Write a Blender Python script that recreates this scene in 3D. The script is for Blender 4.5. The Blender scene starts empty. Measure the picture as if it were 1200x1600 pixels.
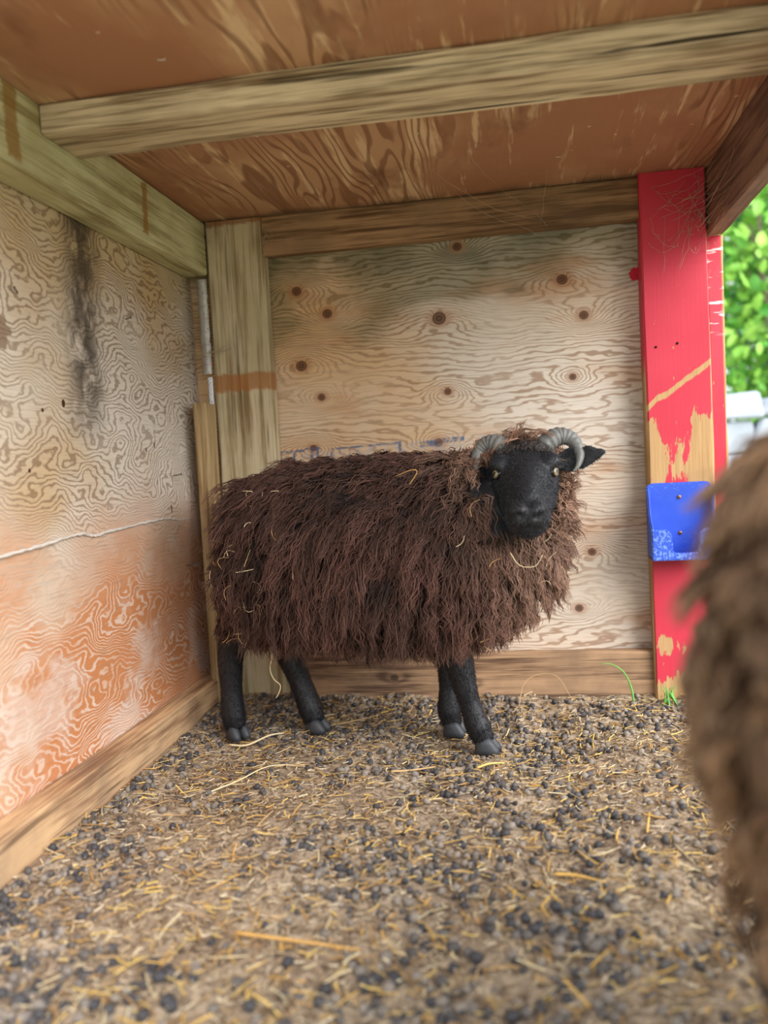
import bpy, bmesh, math, random
import numpy as np
from mathutils import Vector, Matrix

random.seed(7)
RNG = np.random.default_rng(11)
scene = bpy.context.scene
COL = scene.collection

# ------------------------------------------------------------------ camera
cam_data = bpy.data.cameras.new('camera')
cam = bpy.data.objects.new('camera', cam_data)
COL.objects.link(cam)
CAM = Vector((0.7807, -1.9481, 0.5696))
RIGHT = Vector((0.98495831, 0.16401389, -0.05437442))
UP = Vector((0.04337936, 0.06989213, 0.99661092))
FWD = Vector((-0.16725837, 0.98397893, -0.06172602))
mw = Matrix.Identity(4)
for i in range(3):
    mw[i][0], mw[i][1], mw[i][2], mw[i][3] = RIGHT[i], UP[i], -FWD[i], CAM[i]
cam.matrix_world = mw
cam_data.sensor_fit = 'VERTICAL'
cam_data.sensor_height = 36.0
cam_data.sensor_width = 27.0
cam_data.lens = 1287.0 / 1600.0 * 36.0
cam_data.clip_start = 0.02
cam_data.dof.use_dof = True
cam_data.dof.focus_distance = 1.62
cam_data.dof.aperture_fstop = 2.0
scene.camera = cam

# ------------------------------------------------------------------ sky and light
world = bpy.data.worlds.new('world')
scene.world = world
world.use_nodes = True
bg = world.node_tree.nodes['Background']
bg.inputs[0].default_value = (0.90, 0.96, 1.0, 1)
bg.inputs[1].default_value = 0.92
sun_d = bpy.data.lights.new('sun', 'SUN')
sun_d.energy = 2.5
sun_d.angle = math.radians(50)
sun_d.color = (1.0, 0.98, 0.96)
sun = bpy.data.objects.new('sun', sun_d)
COL.objects.link(sun)
sun.rotation_euler = Vector((-0.68, 0.50, -0.53)).to_track_quat('-Z', 'Y').to_euler()
sun.location = (4, -4, 5)
vs = scene.view_settings
vs.view_transform = 'Standard'
vs.look = 'None'
vs.gamma = 1.0
vs.use_curve_mapping = False
vs.exposure = 1.15

# ------------------------------------------------------------------ node helpers
def lin(r, g, b):
    f = lambda c: (c / 255 / 12.92) if c / 255 <= 0.04045 else ((c / 255 + 0.055) / 1.055) ** 2.4
    return (f(r), f(g), f(b), 1.0)

class S:
    """a value socket with arithmetic"""
    def __init__(s, t, sock): s.t, s.k = t, sock
    def _b(s, op, o, rev=False):
        return s.t.m(op, o, s) if rev else s.t.m(op, s, o)
    def __add__(s, o): return s._b('ADD', o)
    __radd__ = __add__
    def __mul__(s, o): return s._b('MULTIPLY', o)
    __rmul__ = __mul__
    def __sub__(s, o): return s._b('SUBTRACT', o)
    def __rsub__(s, o): return s._b('SUBTRACT', o, True)
    def __truediv__(s, o): return s._b('DIVIDE', o)

class T:
    def __init__(s, name):
        s.mat = bpy.data.materials.new(name)
        s.mat.use_nodes = True
        s.nt = s.mat.node_tree
        s.N, s.L = s.nt.nodes, s.nt.links
        s.bsdf = s.N['Principled BSDF']
        tc = s.N.new('ShaderNodeTexCoord')
        sp = s.N.new('ShaderNodeSeparateXYZ')
        s.L.new(tc.outputs['Object'], sp.inputs[0])
        s.P = tc.outputs['Object']
        s.x, s.y, s.z = (S(s, sp.outputs[i]) for i in range(3))
    def put(s, v, sock):
        if isinstance(v, S): s.L.new(v.k, sock)
        elif isinstance(v, bpy.types.NodeSocket): s.L.new(v, sock)
        else: sock.default_value = v
    def m(s, op, *a):
        n = s.N.new('ShaderNodeMath'); n.operation = op
        for i, v in enumerate(a): s.put(v, n.inputs[i])
        return S(s, n.outputs[0])
    def vec(s, x, y, z):
        n = s.N.new('ShaderNodeCombineXYZ')
        for i, v in enumerate((x, y, z)): s.put(v, n.inputs[i])
        return n.outputs[0]
    def noise(s, v, scale=1.0, detail=2.0, rough=0.5, dist=0.0):
        n = s.N.new('ShaderNodeTexNoise')
        s.put(v, n.inputs['Vector']); n.inputs['Scale'].default_value = scale
        n.inputs['Detail'].default_value = detail; n.inputs['Roughness'].default_value = rough
        n.inputs['Distortion'].default_value = dist
        return S(s, n.outputs[0])
    def step(s, v, a, b):
        n = s.N.new('ShaderNodeMapRange'); n.interpolation_type = 'SMOOTHSTEP'
        s.put(v, n.inputs[0]); n.inputs[1].default_value = a; n.inputs[2].default_value = b
        return S(s, n.outputs[0])
    def mix(s, f, a, b, mode='MIX'):
        n = s.N.new('ShaderNodeMix'); n.data_type = 'RGBA'; n.blend_type = mode
        s.put(f, n.inputs['Factor']); s.put(a, n.inputs['A'] if False else n.inputs[6]); s.put(b, n.inputs[7])
        return n.outputs[2]
    def attr(s, name):
        n = s.N.new('ShaderNodeAttribute'); n.attribute_name = name
        return n
    def box(s, u, v, u0, u1, v0, v1, e=0.004):
        return s.step(u, u0 - e, u0 + e) * (1 - s.step(u, u1 - e, u1 + e)) * s.step(v, v0 - e, v0 + e) * (1 - s.step(v, v1 - e, v1 + e))
    def gauss(s, u, v, cu, cv, ru, rv):
        a = (u - cu) / ru; b = (v - cv) / rv
        return s.m('EXPONENT', (a * a + b * b) * -1.0)
    def bump(s, h, strength, dist=0.003):
        n = s.N.new('ShaderNodeBump'); n.inputs['Strength'].default_value = strength
        n.inputs['Distance'].default_value = dist
        s.put(h, n.inputs['Height']); s.L.new(n.outputs[0], s.bsdf.inputs['Normal'])
    def out(s, col, rough=0.75, spec=0.25):
        s.put(col, s.bsdf.inputs['Base Color']); s.put(rough, s.bsdf.inputs['Roughness'])
        s.bsdf.inputs['Specular IOR Level'].default_value = spec
        return s.mat

def plain(name, c, rough=0.7, spec=0.3, metal=0.0, var=0.12, scale=40):
    t = T(name)
    n = t.noise(t.P, scale, 3, 0.6)
    d = tuple(x * (1 - var * 2) for x in c[:3]) + (1,)
    l = tuple(min(1, x * (1 + var * 2)) for x in c[:3]) + (1,)
    t.bsdf.inputs['Metallic'].default_value = metal
    return t.out(t.mix(n, d, l), rough, spec)

def board_mat(name, light, dark, axis='x', knots=(), stain=None, patches=(), seed=0.0, crack=0.35):
    """sawn softwood: long grain along one axis, darker growth lines, dirt"""
    t = T(name)
    c = {'x': (t.x, t.y, t.z), 'y': (t.y, t.x, t.z), 'z': (t.z, t.x, t.y)}[axis]
    al, p, q = c
    across = p + q * 1.13
    h = t.noise(t.vec(al * 1.3, across * 7.0, seed), 1.0, 2, 0.5) * 9.0 + across * 34.0
    kn = None
    for (ka, kp, kr) in knots:
        g = t.gauss(al, across, ka, kp, kr * 1.6, kr)
        h = h + g * 3.4
        d = t.gauss(al, across, ka, kp, kr * 0.62, kr * 0.55)
        kn = d if kn is None else kn + d
    ring = t.m('SINE', h * 2.4) * 0.5 + 0.5
    fib = t.noise(t.vec(al * 9.0, p * 320.0, q * 320.0 + seed), 1.0, 2, 0.6)
    blot = t.noise(t.vec(al * 3.0, p * 9.0, q * 9.0 + seed * 3), 1.0, 4, 0.6)
    strk = t.noise(t.vec(al * 4.0, p * 95.0, q * 95.0 + seed), 1.0, 3, 0.6)
    f = ring * 0.30 + t.step(fib, 0.3, 0.7) * 0.32 + t.step(strk, 0.32, 0.68) * 0.42 + t.step(blot, 0.35, 0.75) * 0.40 - 0.22
    col = t.mix(t.step(f, 0.15, 0.95), light, dark)
    split = t.step(t.noise(t.vec(al * 2.6, p * 85.0, q * 85.0 + seed + 5), 1.0, 3, 0.5), 0.63, 0.70)
    col = t.mix(split * crack * 1.6, col, tuple(x * 0.18 for x in dark[:3]) + (1,))
    if kn is not None:
        col = t.mix(t.step(kn, 0.35, 0.7) * 0.8, col, tuple(x * 0.4 for x in dark[:3]) + (1,))
    if stain:
        sn = t.noise(t.vec(t.x * 5, t.y * 5, t.z * 5 + seed), 1.0, 4, 0.6)
        col = t.mix(t.step(sn, 0.36, 0.68) * stain[1], col, stain[0])
    for (ax, a0, a1, b0, b1, pc, op) in patches:
        u = {'xz': t.x, 'yz': t.y}[ax]
        w = t.noise(t.P, 45, 4, 0.7) * 0.030 - 0.015
        col = t.mix(t.box(u + w, t.z + w, a0, a1, b0, b1) * op, col, pc)
    t.bump(f * 0.6 - split * crack, 0.5, 0.002)
    return t.out(col, 0.8, 0.2)

# ------------------------------------------------------------------ mesh helpers
def link(name, me, mat=None, parent=None, loc=None):
    o = bpy.data.objects.new(name, me)
    COL.objects.link(o)
    if mat is not None and me is not None and not me.materials: me.materials.append(mat)
    if parent is not None: o.parent = parent
    if loc is not None: o.location = loc
    return o

def tag(o, label=None, cat=None, group=None, kind=None):
    if label: o['label'] = label
    if cat: o['category'] = cat
    if group: o['group'] = group
    if kind: o['kind'] = kind
    return o

def empty(name, loc, label=None, cat=None, group=None):
    o = bpy.data.objects.new(name, None); COL.objects.link(o); o.location = loc
    o.empty_display_size = 0.05
    return tag(o, label, cat, group)

def np_mesh(name, V, F, smooth=True, col=None, colname='col'):
    """V (n,3), F (m,k) uniform polygons"""
    V = np.asarray(V, np.float32); F = np.asarray(F, np.int32)
    me = bpy.data.meshes.new(name)
    me.vertices.add(len(V)); me.vertices.foreach_set('co', V.ravel())
    k = F.shape[1]
    me.loops.add(F.size); me.loops.foreach_set('vertex_index', F.ravel())
    me.polygons.add(len(F))
    me.polygons.foreach_set('loop_start', np.arange(0, F.size, k, dtype=np.int32))
    me.polygons.foreach_set('loop_total', np.full(len(F), k, np.int32))
    me.update(calc_edges=True)
    me.polygons.foreach_set('use_smooth', np.full(len(F), smooth))
    if col is not None:
        a = me.attributes.new(colname, 'FLOAT_COLOR', 'POINT')
        c = np.ones((len(V), 4), np.float32); c[:, :3] = col
        a.data.foreach_set('color', c.ravel())
    return me

def bm_mesh(bm, name, smooth=False):
    me = bpy.data.meshes.new(name)
    bmesh.ops.recalc_face_normals(bm, faces=bm.faces[:])
    bm.to_mesh(me); bm.free()
    if smooth:
        me.polygons.foreach_set('use_smooth', np.full(len(me.polygons), True))
    return me

def lumber(name, x0, x1, y0, y1, z0, z1, mat, parent=None, bev=0.004, wobble=0.0015, axis=None, seed=0):
    """a sawn board: box with worn arrises, sliced along its length so that its edges wander slightly"""
    dims = (x1 - x0, y1 - y0, z1 - z0)
    ax = dims.index(max(dims)) if axis is None else axis
    n = max(4, int(dims[ax] / 0.05))
    rs = np.random.default_rng(seed + 17)
    a, b = [i for i in range(3) if i != ax]
    lo = (x0, y0, z0); hi = (x1, y1, z1)
    bv = min(bev, dims[a] * 0.3, dims[b] * 0.3)
    prof = [(lo[a] + bv, lo[b]), (hi[a] - bv, lo[b]), (hi[a], lo[b] + bv), (hi[a], hi[b] - bv),
            (hi[a] - bv, hi[b]), (lo[a] + bv, hi[b]), (lo[a], hi[b] - bv), (lo[a], lo[b] + bv)]
    V = []
    off = np.cumsum(rs.normal(0, wobble * 0.35, (n + 1, 8)), 0); off -= np.linspace(0, 1, n + 1)[:, None] * off[-1]
    off = np.clip(off, -wobble * 1.5, wobble * 1.5)
    for i in range(n + 1):
        s = lo[ax] + dims[ax] * i / n
        for j, (u, v) in enumerate(prof):
            p = [0, 0, 0]; p[ax] = s; p[a] = u + off[i, j]; p[b] = v + off[i, (j + 3) % 8]
            V.append(p)
    F = [[i * 8 + j, i * 8 + (j + 1) % 8, (i + 1) * 8 + (j + 1) % 8, (i + 1) * 8 + j] for i in range(n) for j in range(8)]
    bm = bmesh.new()
    vs_ = [bm.verts.new(p) for p in V]
    for f in F: bm.faces.new([vs_[k] for k in f])
    bm.faces.new(vs_[:8]); bm.faces.new(vs_[-8:])
    return link(name, bm_mesh(bm, name), mat, parent)

def tube_np(P, Rad, n=8, cap=True):
    """tube through points P with radii; returns V, F(quads), closed ends by shrunken rings"""
    P = np.asarray(P, float); Rad = np.asarray(Rad, float)
    if cap:
        P = np.vstack([P[:1], P, P[-1:]]); Rad = np.concatenate([[1e-5], Rad, [1e-5]])
    tg = np.gradient(P, axis=0)
    tg[0] = P[2] - P[0] if len(P) > 2 else tg[0]; tg[-1] = P[-1] - P[-3] if len(P) > 2 else tg[-1]
    tg /= np.linalg.norm(tg, axis=1)[:, None] + 1e-12
    up = np.array([0.13, 0.21, 0.97]) if abs(tg[0][2]) < 0.9 else np.array([1.0, 0.1, 0])
    V = []
    b = np.cross(tg[0], up); b /= np.linalg.norm(b)
    for i in range(len(P)):
        b = b - tg[i] * (b @ tg[i]); b /= np.linalg.norm(b)
        c = np.cross(tg[i], b)
        for k in range(n):
            a = 2 * math.pi * k / n
            V.append(P[i] + Rad[i] * (math.cos(a) * b + math.sin(a) * c))
    F = [[i * n + k, i * n + (k + 1) % n, (i + 1) * n + (k + 1) % n, (i + 1) * n + k] for i in range(len(P) - 1) for k in range(n)]
    return np.array(V), np.array(F)

def smooth_path(P, m=4):
    """Catmull-Rom resampling"""
    P = np.asarray(P, float); Q = np.vstack([2 * P[0] - P[1], P, 2 * P[-1] - P[-2]]); out = []
    for i in range(1, len(Q) - 2):
        for t in np.linspace(0, 1, m, endpoint=False):
            a, b, c, d = Q[i - 1], Q[i], Q[i + 1], Q[i + 2]
            out.append(0.5 * ((2 * b) + (-a + c) * t + (2 * a - 5 * b + 4 * c - d) * t * t + (-a + 3 * b - 3 * c + d) * t ** 3))
    out.append(P[-1])
    return np.array(out)

def vnoise(x, y, seed=0):
    """smooth 2-D value noise"""
    r = np.random.default_rng(seed).random((64, 64))
    xi = np.floor(x).astype(int); yi = np.floor(y).astype(int)
    fx = x - xi; fy = y - yi; fx = fx * fx * (3 - 2 * fx); fy = fy * fy * (3 - 2 * fy)
    g = lambda a, b: r[a % 64, b % 64]
    return (g(xi, yi) * (1 - fx) + g(xi + 1, yi) * fx) * (1 - fy) + (g(xi, yi + 1) * (1 - fx) + g(xi + 1, yi + 1) * fx) * fy

def floor_z(x, y):
    x = np.asarray(x, float); y = np.asarray(y, float)
    h = (vnoise(x * 5, y * 5, 1) - 0.5) * 0.016 + (vnoise(x * 17, y * 17, 2) - 0.5) * 0.012 + (vnoise(x * 45, y * 45, 3) - 0.5) * 0.008
    return h - 0.002 + 0.016 * np.exp(-((y + 0.02) / 0.06) ** 2) + 0.010 * np.exp(-((x - 0.05) / 0.05) ** 2)

# ------------------------------------------------------------------ structure
ZC = 1.159                       # ceiling height
def ply_sheet(name, corner, eu, ev, en, thick, mat, nu=40, nv=30, bow=0.002, seed=1):
    """a plywood sheet as a closed slab, very slightly bowed"""
    bm = bmesh.new(); corner, eu, ev, en = map(Vector, (corner, eu, ev, en))
    g = [[None] * (nv + 1) for _ in range(nu + 1)]; h = [[None] * (nv + 1) for _ in range(nu + 1)]
    for i in range(nu + 1):
        for j in range(nv + 1):
            u, v = i / nu, j / nv
            b = bow * math.sin(u * 5 + seed) * math.sin(v * 4 + seed * 2)
            p = corner + eu * u + ev * v
            g[i][j] = bm.verts.new(p + en * b); h[i][j] = bm.verts.new(p + en * (b - thick))
    for i in range(nu):
        for j in range(nv):
            bm.faces.new((g[i][j], g[i + 1][j], g[i + 1][j + 1], g[i][j + 1]))
            bm.faces.new((h[i][j], h[i][j + 1], h[i + 1][j + 1], h[i + 1][j]))
    for i in range(nu):
        for j in (0, nv): bm.faces.new((g[i][j], h[i][j], h[i + 1][j], g[i + 1][j]))
    for j in range(nv):
        for i in (0, nu): bm.faces.new((g[i][j], g[i][j + 1], h[i][j + 1], h[i][j]))
    me = bm_mesh(bm, name)
    return link(name, me, mat)

# back wall plywood: contour grain running sideways around knots
def back_ply():
    t = T('weathered_plywood_with_knots'); u, v = t.x, t.z
    K = [(.266, .987, 1.0), (.338, .928, 1.0), (.605, .895, 1.35), (.655, 1.055, .9), (.889, .959, 1.05), (.934, .875, .9),
         (.267, .809, 1.15), (.312, .731, .8), (.617, .724, .75), (.904, .738, .7), (.285, .610, .75), (.589, .606, .9),
         (.932, .334, .8), (.898, .203, .8), (.80, .40, .8), (.55, .33, .9), (.33, .36, .9)]
    h = t.noise(t.vec(u * 1.5, v * 4.6, 3.3), 1.0, 1.5, 0.45) * 4.6 + v * 21.0 + t.noise(t.vec(u * 6.0, v * 20.0, 8.0), 1.0, 3.0, 0.55) * 1.3 + t.noise(t.vec(u * 26.0, v * 110.0, 8.0), 1.0, 2.0, 0.5) * 0.14
    kd = kr = None
    for i, (a, b, s) in enumerate(K):
        h = h + t.gauss(u, v, a, b, 0.060 * s, 0.034 * s) * (1.5 if i % 2 else -1.5)
        d = t.gauss(u, v, a, b, 0.0125 * s, 0.0115 * s)
        e = t.gauss(u, v, a, b, 0.030 * s, 0.022 * s)
        kd = d if kd is None else kd + d; kr = e if kr is None else kr + e
    h2 = h + kd * 1.2
    w = t.m('SINE', h2 * 24.0) * 0.5 + 0.5
    big = t.noise(t.vec(u * 2.6, v * 3.2, 1.7), 1.0, 3, 0.55)
    lines = t.step(w, 0.55, 1.0)
    amt = t.step(t.noise(t.vec(u * 3.1, v * 6.0, 9.1), 1.0, 2, 0.5), 0.25, 0.62)
    fib = t.noise(t.vec(u * 12, 4.4, v * 330), 1.0, 2, 0.6)
    base = t.mix(t.step(big + (u - 0.62) * 0.55, 0.18, 0.74), lin(214, 176, 132), lin(220, 208, 194))
    base = t.mix(t.step(t.noise(t.vec(u * 3.0, v * 9.0, 5.1), 1.0, 3, 0.5), 0.55, 0.72) * 0.55, base, lin(186, 128, 74))
    col = t.mix(lines * (amt * 0.50 + 0.16), base, lin(138, 94, 58))
    col = t.mix(t.step(fib, 0.45, 0.8) * 0.4, col, lin(140, 120, 98))
    # green algae film in the upper part, its own ragged outline
    gm = t.step(t.noise(t.vec(u * 2.6, v * 5.0, 2.2), 1.0, 4, 0.6) + (v - 0.93) * 1.5 + (u - 0.6) * 0.12, 0.42, 0.66)
    col = t.mix(gm * (lines * 0.2 + 0.58), col, lin(94, 90, 54))
    g2 = t.step(t.noise(t.vec(u * 5.0, v * 10.0, 6.2), 1.0, 3, 0.6) + (v - 1.0) * 1.2, 0.5, 0.7)
    col = t.mix(g2 * 0.45, col, lin(70, 72, 52))
    col = t.mix(t.step(kr, 0.25, 0.8) * 0.42, col, lin(160, 96, 46))
    rk = t.m('SINE', kd * 16.0) * 0.5 + 0.5
    col = t.mix(t.step(kd, 0.30, 0.52) * (rk * 0.25 + 0.68), col, lin(78, 44, 26))
    # red paint rubbed off beside the post
    rp = t.gauss(u, v, 1.050, 0.957, 0.016, 0.018) + t.noise(t.P, 120, 2, 0.6) * 0.5
    col = t.mix(t.step(rp, 0.72, 0.78), col, lin(190, 38, 58))
    # faded blue grade stamp, half hidden behind the sheep
    wear = t.step(t.noise(t.vec(u * 60, 1.0, v * 60), 1.0, 3, 0.7), 0.40, 0.58)
    slope = v - (u - 0.36) * 0.040
    st = None
    for (a0, a1, b0, b1) in ((.196, .262, .606, .6125), (.196, .2045, .575, .6125), (.232, .238, .575, .612), (.275, .283, .585, .6145), (.292, .297, .590, .6145), (.262, .300, .610, .6145),
                             (.325, .500, .604, .6085), (.325, .330, .560, .606), (.372, .376, .560, .606), (.4935, .500, .560, .6085),
                             (.41, .425, .570, .582), (.432, .446, .568, .584), (.455, .470, .572, .585),
                             (.545, .585, .590, .6035), (.598, .650, .595, .6065)):
        bx = t.box(u, slope, a0, a1, b0, b1, 0.0012)
        st = bx if st is None else st + bx
    haze = t.box(u, slope, .19, .70, .556, .606, 0.008)
    col = t.mix(haze * wear * 0.30, col, lin(150, 170, 190))
    col = t.mix(t.m('MINIMUM', st, 1.0) * (wear * 0.6 + 0.25), col, lin(66, 92, 128))
    t.bump(w * 0.35 + fib * 0.5, 0.35, 0.0015)
    return t.out(col, 0.72, 0.25)

def left_ply():
    t = T('weathered_plywood_contour_grain'); u, v = t.y, t.z
    h = t.noise(t.vec(u * 2.8, v * 4.8, 0.6), 1.0, 2.4, 0.5) * 6.6 + v * 15.0
    h = h + t.noise(t.vec(u * 9.0, v * 14.0, 2.6), 1.0, 2.0, 0.5) * 1.9 + t.noise(t.vec(u * 40.0, v * 70.0, 2.6), 1.0, 3.0, 0.6) * 0.26
    low = 1 - t.step(v + t.noise(t.vec(u * 3.4, v * 3, 4.0), 1.0, 4, 0.65) * 0.42, 0.50, 0.84)
    w = t.m('SINE', h * 33.0) * 0.5 + 0.5
    lines = t.step(w, 0.50, 1.0)
    fib = t.noise(t.vec(3.0, u * 14, v * 320), 1.0, 2, 0.6)
    big = t.noise(t.vec(u * 2.6, v * 3.6, 7.7), 1.0, 3, 0.55)
    upb = t.mix(t.step(big, 0.36, 0.72), lin(222, 212, 198), lin(200, 170, 130))
    ycast = t.step(v + big * 0.35, 1.05, 1.22)
    upb = t.mix(ycast * 0.55, upb, lin(190, 160, 98))
    upper = t.mix(lines * (t.step(t.noise(t.vec(u * 4, v * 5, 1.1), 1.0, 2, 0.5), 0.2, 0.6) * 0.42 + 0.26), upb, lin(116, 82, 54))
    pale = t.step(t.noise(t.vec(u * 3.4, v * 3.4, 5.5), 1.0, 3, 0.55) - (u + 0.55) * 0.25, 0.50, 0.70)
    lowb = t.mix(pale * 0.85, lin(198, 130, 84), lin(208, 178, 152))
    lower = t.mix(t.step(w, 0.45, 1.0) * (t.step(t.noise(t.vec(u * 5, v * 6, 9.3), 1.0, 3, 0.6), 0.3, 0.65) * 0.5 + 0.2), lowb, lin(232, 216, 200))
    lower = t.mix(t.step(t.noise(t.vec(u * 6, v * 7, 3.9), 1.0, 4, 0.65) - v * 0.35, 0.42, 0.58) * 0.45, lower, lin(222, 210, 200))
    col = t.mix(low, upper, lower)
    col = t.mix(t.step(fib, 0.45, 0.8) * 0.42, col, lin(136, 116, 98))
    # dark mould streak running down from under the beam
    cx = -0.515 + (t.noise(t.vec(v * 9, 2.0, 1.0), 1.0, 2, 0.5) - 0.5) * 0.10 + (1.0 - v) * -0.07
    d = t.m('ABSOLUTE', u - cx)
    sp = t.noise(t.vec(u * 26, v * 16, 6.6), 1.0, 4, 0.65)
    st = (1 - t.step(d, 0.010, 0.095)) * t.step(v, 0.60, 0.74) * t.step(sp, 0.22, 0.56)
    col = t.mix(st * 0.88, col, lin(62, 52, 44))
    # peeled patch by the left edge and small knot holes
    pp = t.gauss(u, v, -0.80, 0.80, 0.07, 0.045) + t.noise(t.P, 45, 3, 0.6) * 0.6
    col = t.mix(t.step(pp, 0.92, 0.98) * 0.8, col, lin(132, 104, 82))
    hole = None
    for (a, b, ru, rv) in ((-.615, .700, .006, .008), (-.27, .631, .003, .008), (-.205, .489, .003, .012), (-.68, .685, .004, .004), (-.73, .585, .004, .004), (-.31, .62, .003, .006)):
        g = t.gauss(u, v, a, b, ru, rv); hole = g if hole is None else hole + g
    col = t.mix(t.step(hole, 0.3, 0.6), col, lin(70, 36, 20))
    t.bump(w * 0.45 + fib * 0.4, 0.35, 0.0015)
    return t.out(col, 0.70, 0.25)

def ceil_ply():
    t = T('stained_ceiling_plywood'); u, v = t.y, t.x
    h = t.noise(t.vec(u * 1.1, v * 7.5, 0.2), 1.0, 2.5, 0.5) * 6.0 + v * 14.0
    w = t.m('SINE', h * 17.0) * 0.5 + 0.5
    blot = t.noise(t.vec(u * 2.0, v * 3.4, 4.2), 1.0, 4, 0.62)
    streak = t.noise(t.vec(u * 3.0, v * 34.0, 1.2), 1.0, 4, 0.65)
    fib = t.noise(t.vec(u * 10, v * 300, 2.0), 1.0, 2, 0.6)
    base = t.mix(t.step(blot, 0.36, 0.66), lin(164, 116, 86), lin(194, 154, 118))
    base = t.mix(t.step(streak + blot * 0.35, 0.72, 0.84) * 0.75, base, lin(226, 196, 156))
    col = t.mix(t.step(w, 0.55, 0.95) * t.step(blot, 0.42, 0.58) * 0.65, base, lin(118, 72, 46))
    dk = t.step(t.noise(t.vec(u * 2.8, v * 4.6, 7.2), 1.0, 4, 0.65), 0.56, 0.72)
    col = t.mix(dk * 0.55, col, lin(100, 58, 40))
    ws = t.step(t.noise(t.P, 38, 1, 0.4), 0.79, 0.81)
    col = t.mix(ws * 0.6, col, lin(220, 200, 170))
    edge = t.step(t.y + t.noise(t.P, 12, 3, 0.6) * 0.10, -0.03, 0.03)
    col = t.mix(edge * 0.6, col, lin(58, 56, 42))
    t.bump(w * 0.3 + fib * 0.6, 0.3, 0.0015)
    return t.out(col, 0.75, 0.2)

YF = -1.30                       # front edge of the shelter
wall_back = tag(ply_sheet('wall_back', (-0.02, 0, -0.05), (1.25, 0, 0), (0, 0, ZC + 0.05), (0, -1, 0), 0.018, back_ply()), 'weathered plywood back wall with dark knots and faded blue stamp', kind='structure')
wall_left = tag(ply_sheet('wall_left', (0, YF, -0.05), (0, -YF, 0), (0, 0, ZC + 0.05), (1, 0, 0), 0.018, left_ply(), seed=3), 'plywood left wall with wavy grain, orange towards the floor', kind='structure')
ceiling = tag(ply_sheet('ceiling', (-0.03, YF, ZC), (1.32, 0, 0), (0, -YF + 0.03, 0), (0, 0, -1), 0.018, ceil_ply(), seed=5), 'stained reddish brown plywood ceiling', kind='structure')

M_base = board_mat('weathered_baseboard_wood', lin(214, 176, 134), lin(136, 98, 70), 'y', seed=2.0, stain=(lin(120, 104, 92), 0.5))
M_baseb = board_mat('weathered_bottom_board_wood', lin(186, 150, 116), lin(92, 66, 50), 'x', knots=((.46, .02, .02), (.64, -.0, .015)), seed=4.0, stain=(lin(86, 70, 60), 0.55))
tag(lumber('baseboard_left', 0.001, 0.045, YF, -0.042, -0.06, 0.074, M_base, seed=3), 'weathered orange-brown board along the foot of the left wall', kind='structure')
tag(lumber('baseboard_back', 0.2025, 1.056, -0.040, -0.001, -0.06, 0.108, M_baseb, seed=4), 'rough weathered board along the foot of the back wall', kind='structure')

M_corner = board_mat('corner_post_wood', lin(206, 190, 158), lin(136, 112, 78), 'z', seed=1.0, stain=(lin(146, 140, 92), 0.35),
                     patches=(('xz', 0.0, 0.3, 0.755, 0.797, lin(164, 104, 52), 0.75), ('xz', 0.0, 0.3, 1.147, 1.17, lin(140, 84, 44), 0.7)))
tag(lumber('corner_post', 0.061, 0.201, -0.0405, -0.0005, -0.05, ZC - 0.001, M_corner, seed=5), 'wide pale wooden corner post with a bare brown band, behind the sheep rump', 'post')
M_batten = board_mat('batten_wood', lin(186, 160, 118), lin(128, 98, 62), 'z', seed=7.0)
tag(lumber('corner_batten', 0.028, 0.0605, -0.112, -0.0425, -0.03, 0.727, M_batten, seed=6), 'short square wooden batten standing in the left corner beside the wide post', 'batten')
M_lbeam = board_mat('green_tinged_beam_wood', lin(210, 208, 164), lin(150, 138, 96), 'y', knots=((-.52, 1.09, .02),), seed=3.0, stain=(lin(146, 128, 82), 0.4), crack=0.25,
                    patches=(('yz', -.815, -.782, 1.045, 1.17, lin(150, 112, 56), 0.8), ('yz', -.372, -.350, 1.050, 1.152, lin(150, 108, 52), 0.8),))
tag(lumber('wall_beam', 0.0015, 0.060, YF, -0.042, 1.034, ZC - 0.001, M_lbeam, seed=7), 'pale greenish wooden beam along the top of the left wall', 'beam')
M_header = board_mat('header_board_wood', lin(172, 136, 100), lin(100, 72, 50), 'x', knots=((.94, 1.06, .02),), seed=8.0, stain=(lin(96, 80, 60), 0.45))
tag(lumber('header_board', 0.202, 1.056, -0.040, -0.0012, ZC - 0.090, ZC - 0.001, M_header, seed=8), 'brown wooden board along the top of the back wall', 'board')
M_cross = board_mat('cross_beam_wood', lin(222, 204, 170), lin(122, 98, 70), 'x', knots=((.14, .40, .014), (.245, .39, .013), (.80, .34, .016), (1.02, .34, .02)), seed=6.0, stain=(lin(150, 134, 104), 0.35), crack=0.6)
tag(lumber('ceiling_beam', 0.0605, 1.196, -0.722, -0.602, 1.110, ZC - 0.001, M_cross, seed=9, wobble=0.002), 'cracked grey-brown beam running across under the ceiling', 'beam')
M_rbeam = board_mat('dark_side_beam_wood', lin(150, 116, 96), lin(94, 66, 56), 'y', seed=9.0, stain=(lin(78, 62, 60), 0.4))
tag(lumber('side_beam', 1.1965, 1.236, YF, -0.020, 1.022, ZC - 0.001, M_rbeam, seed=10), 'dark wooden beam at the top of the open right side above the red post', 'beam')

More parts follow.
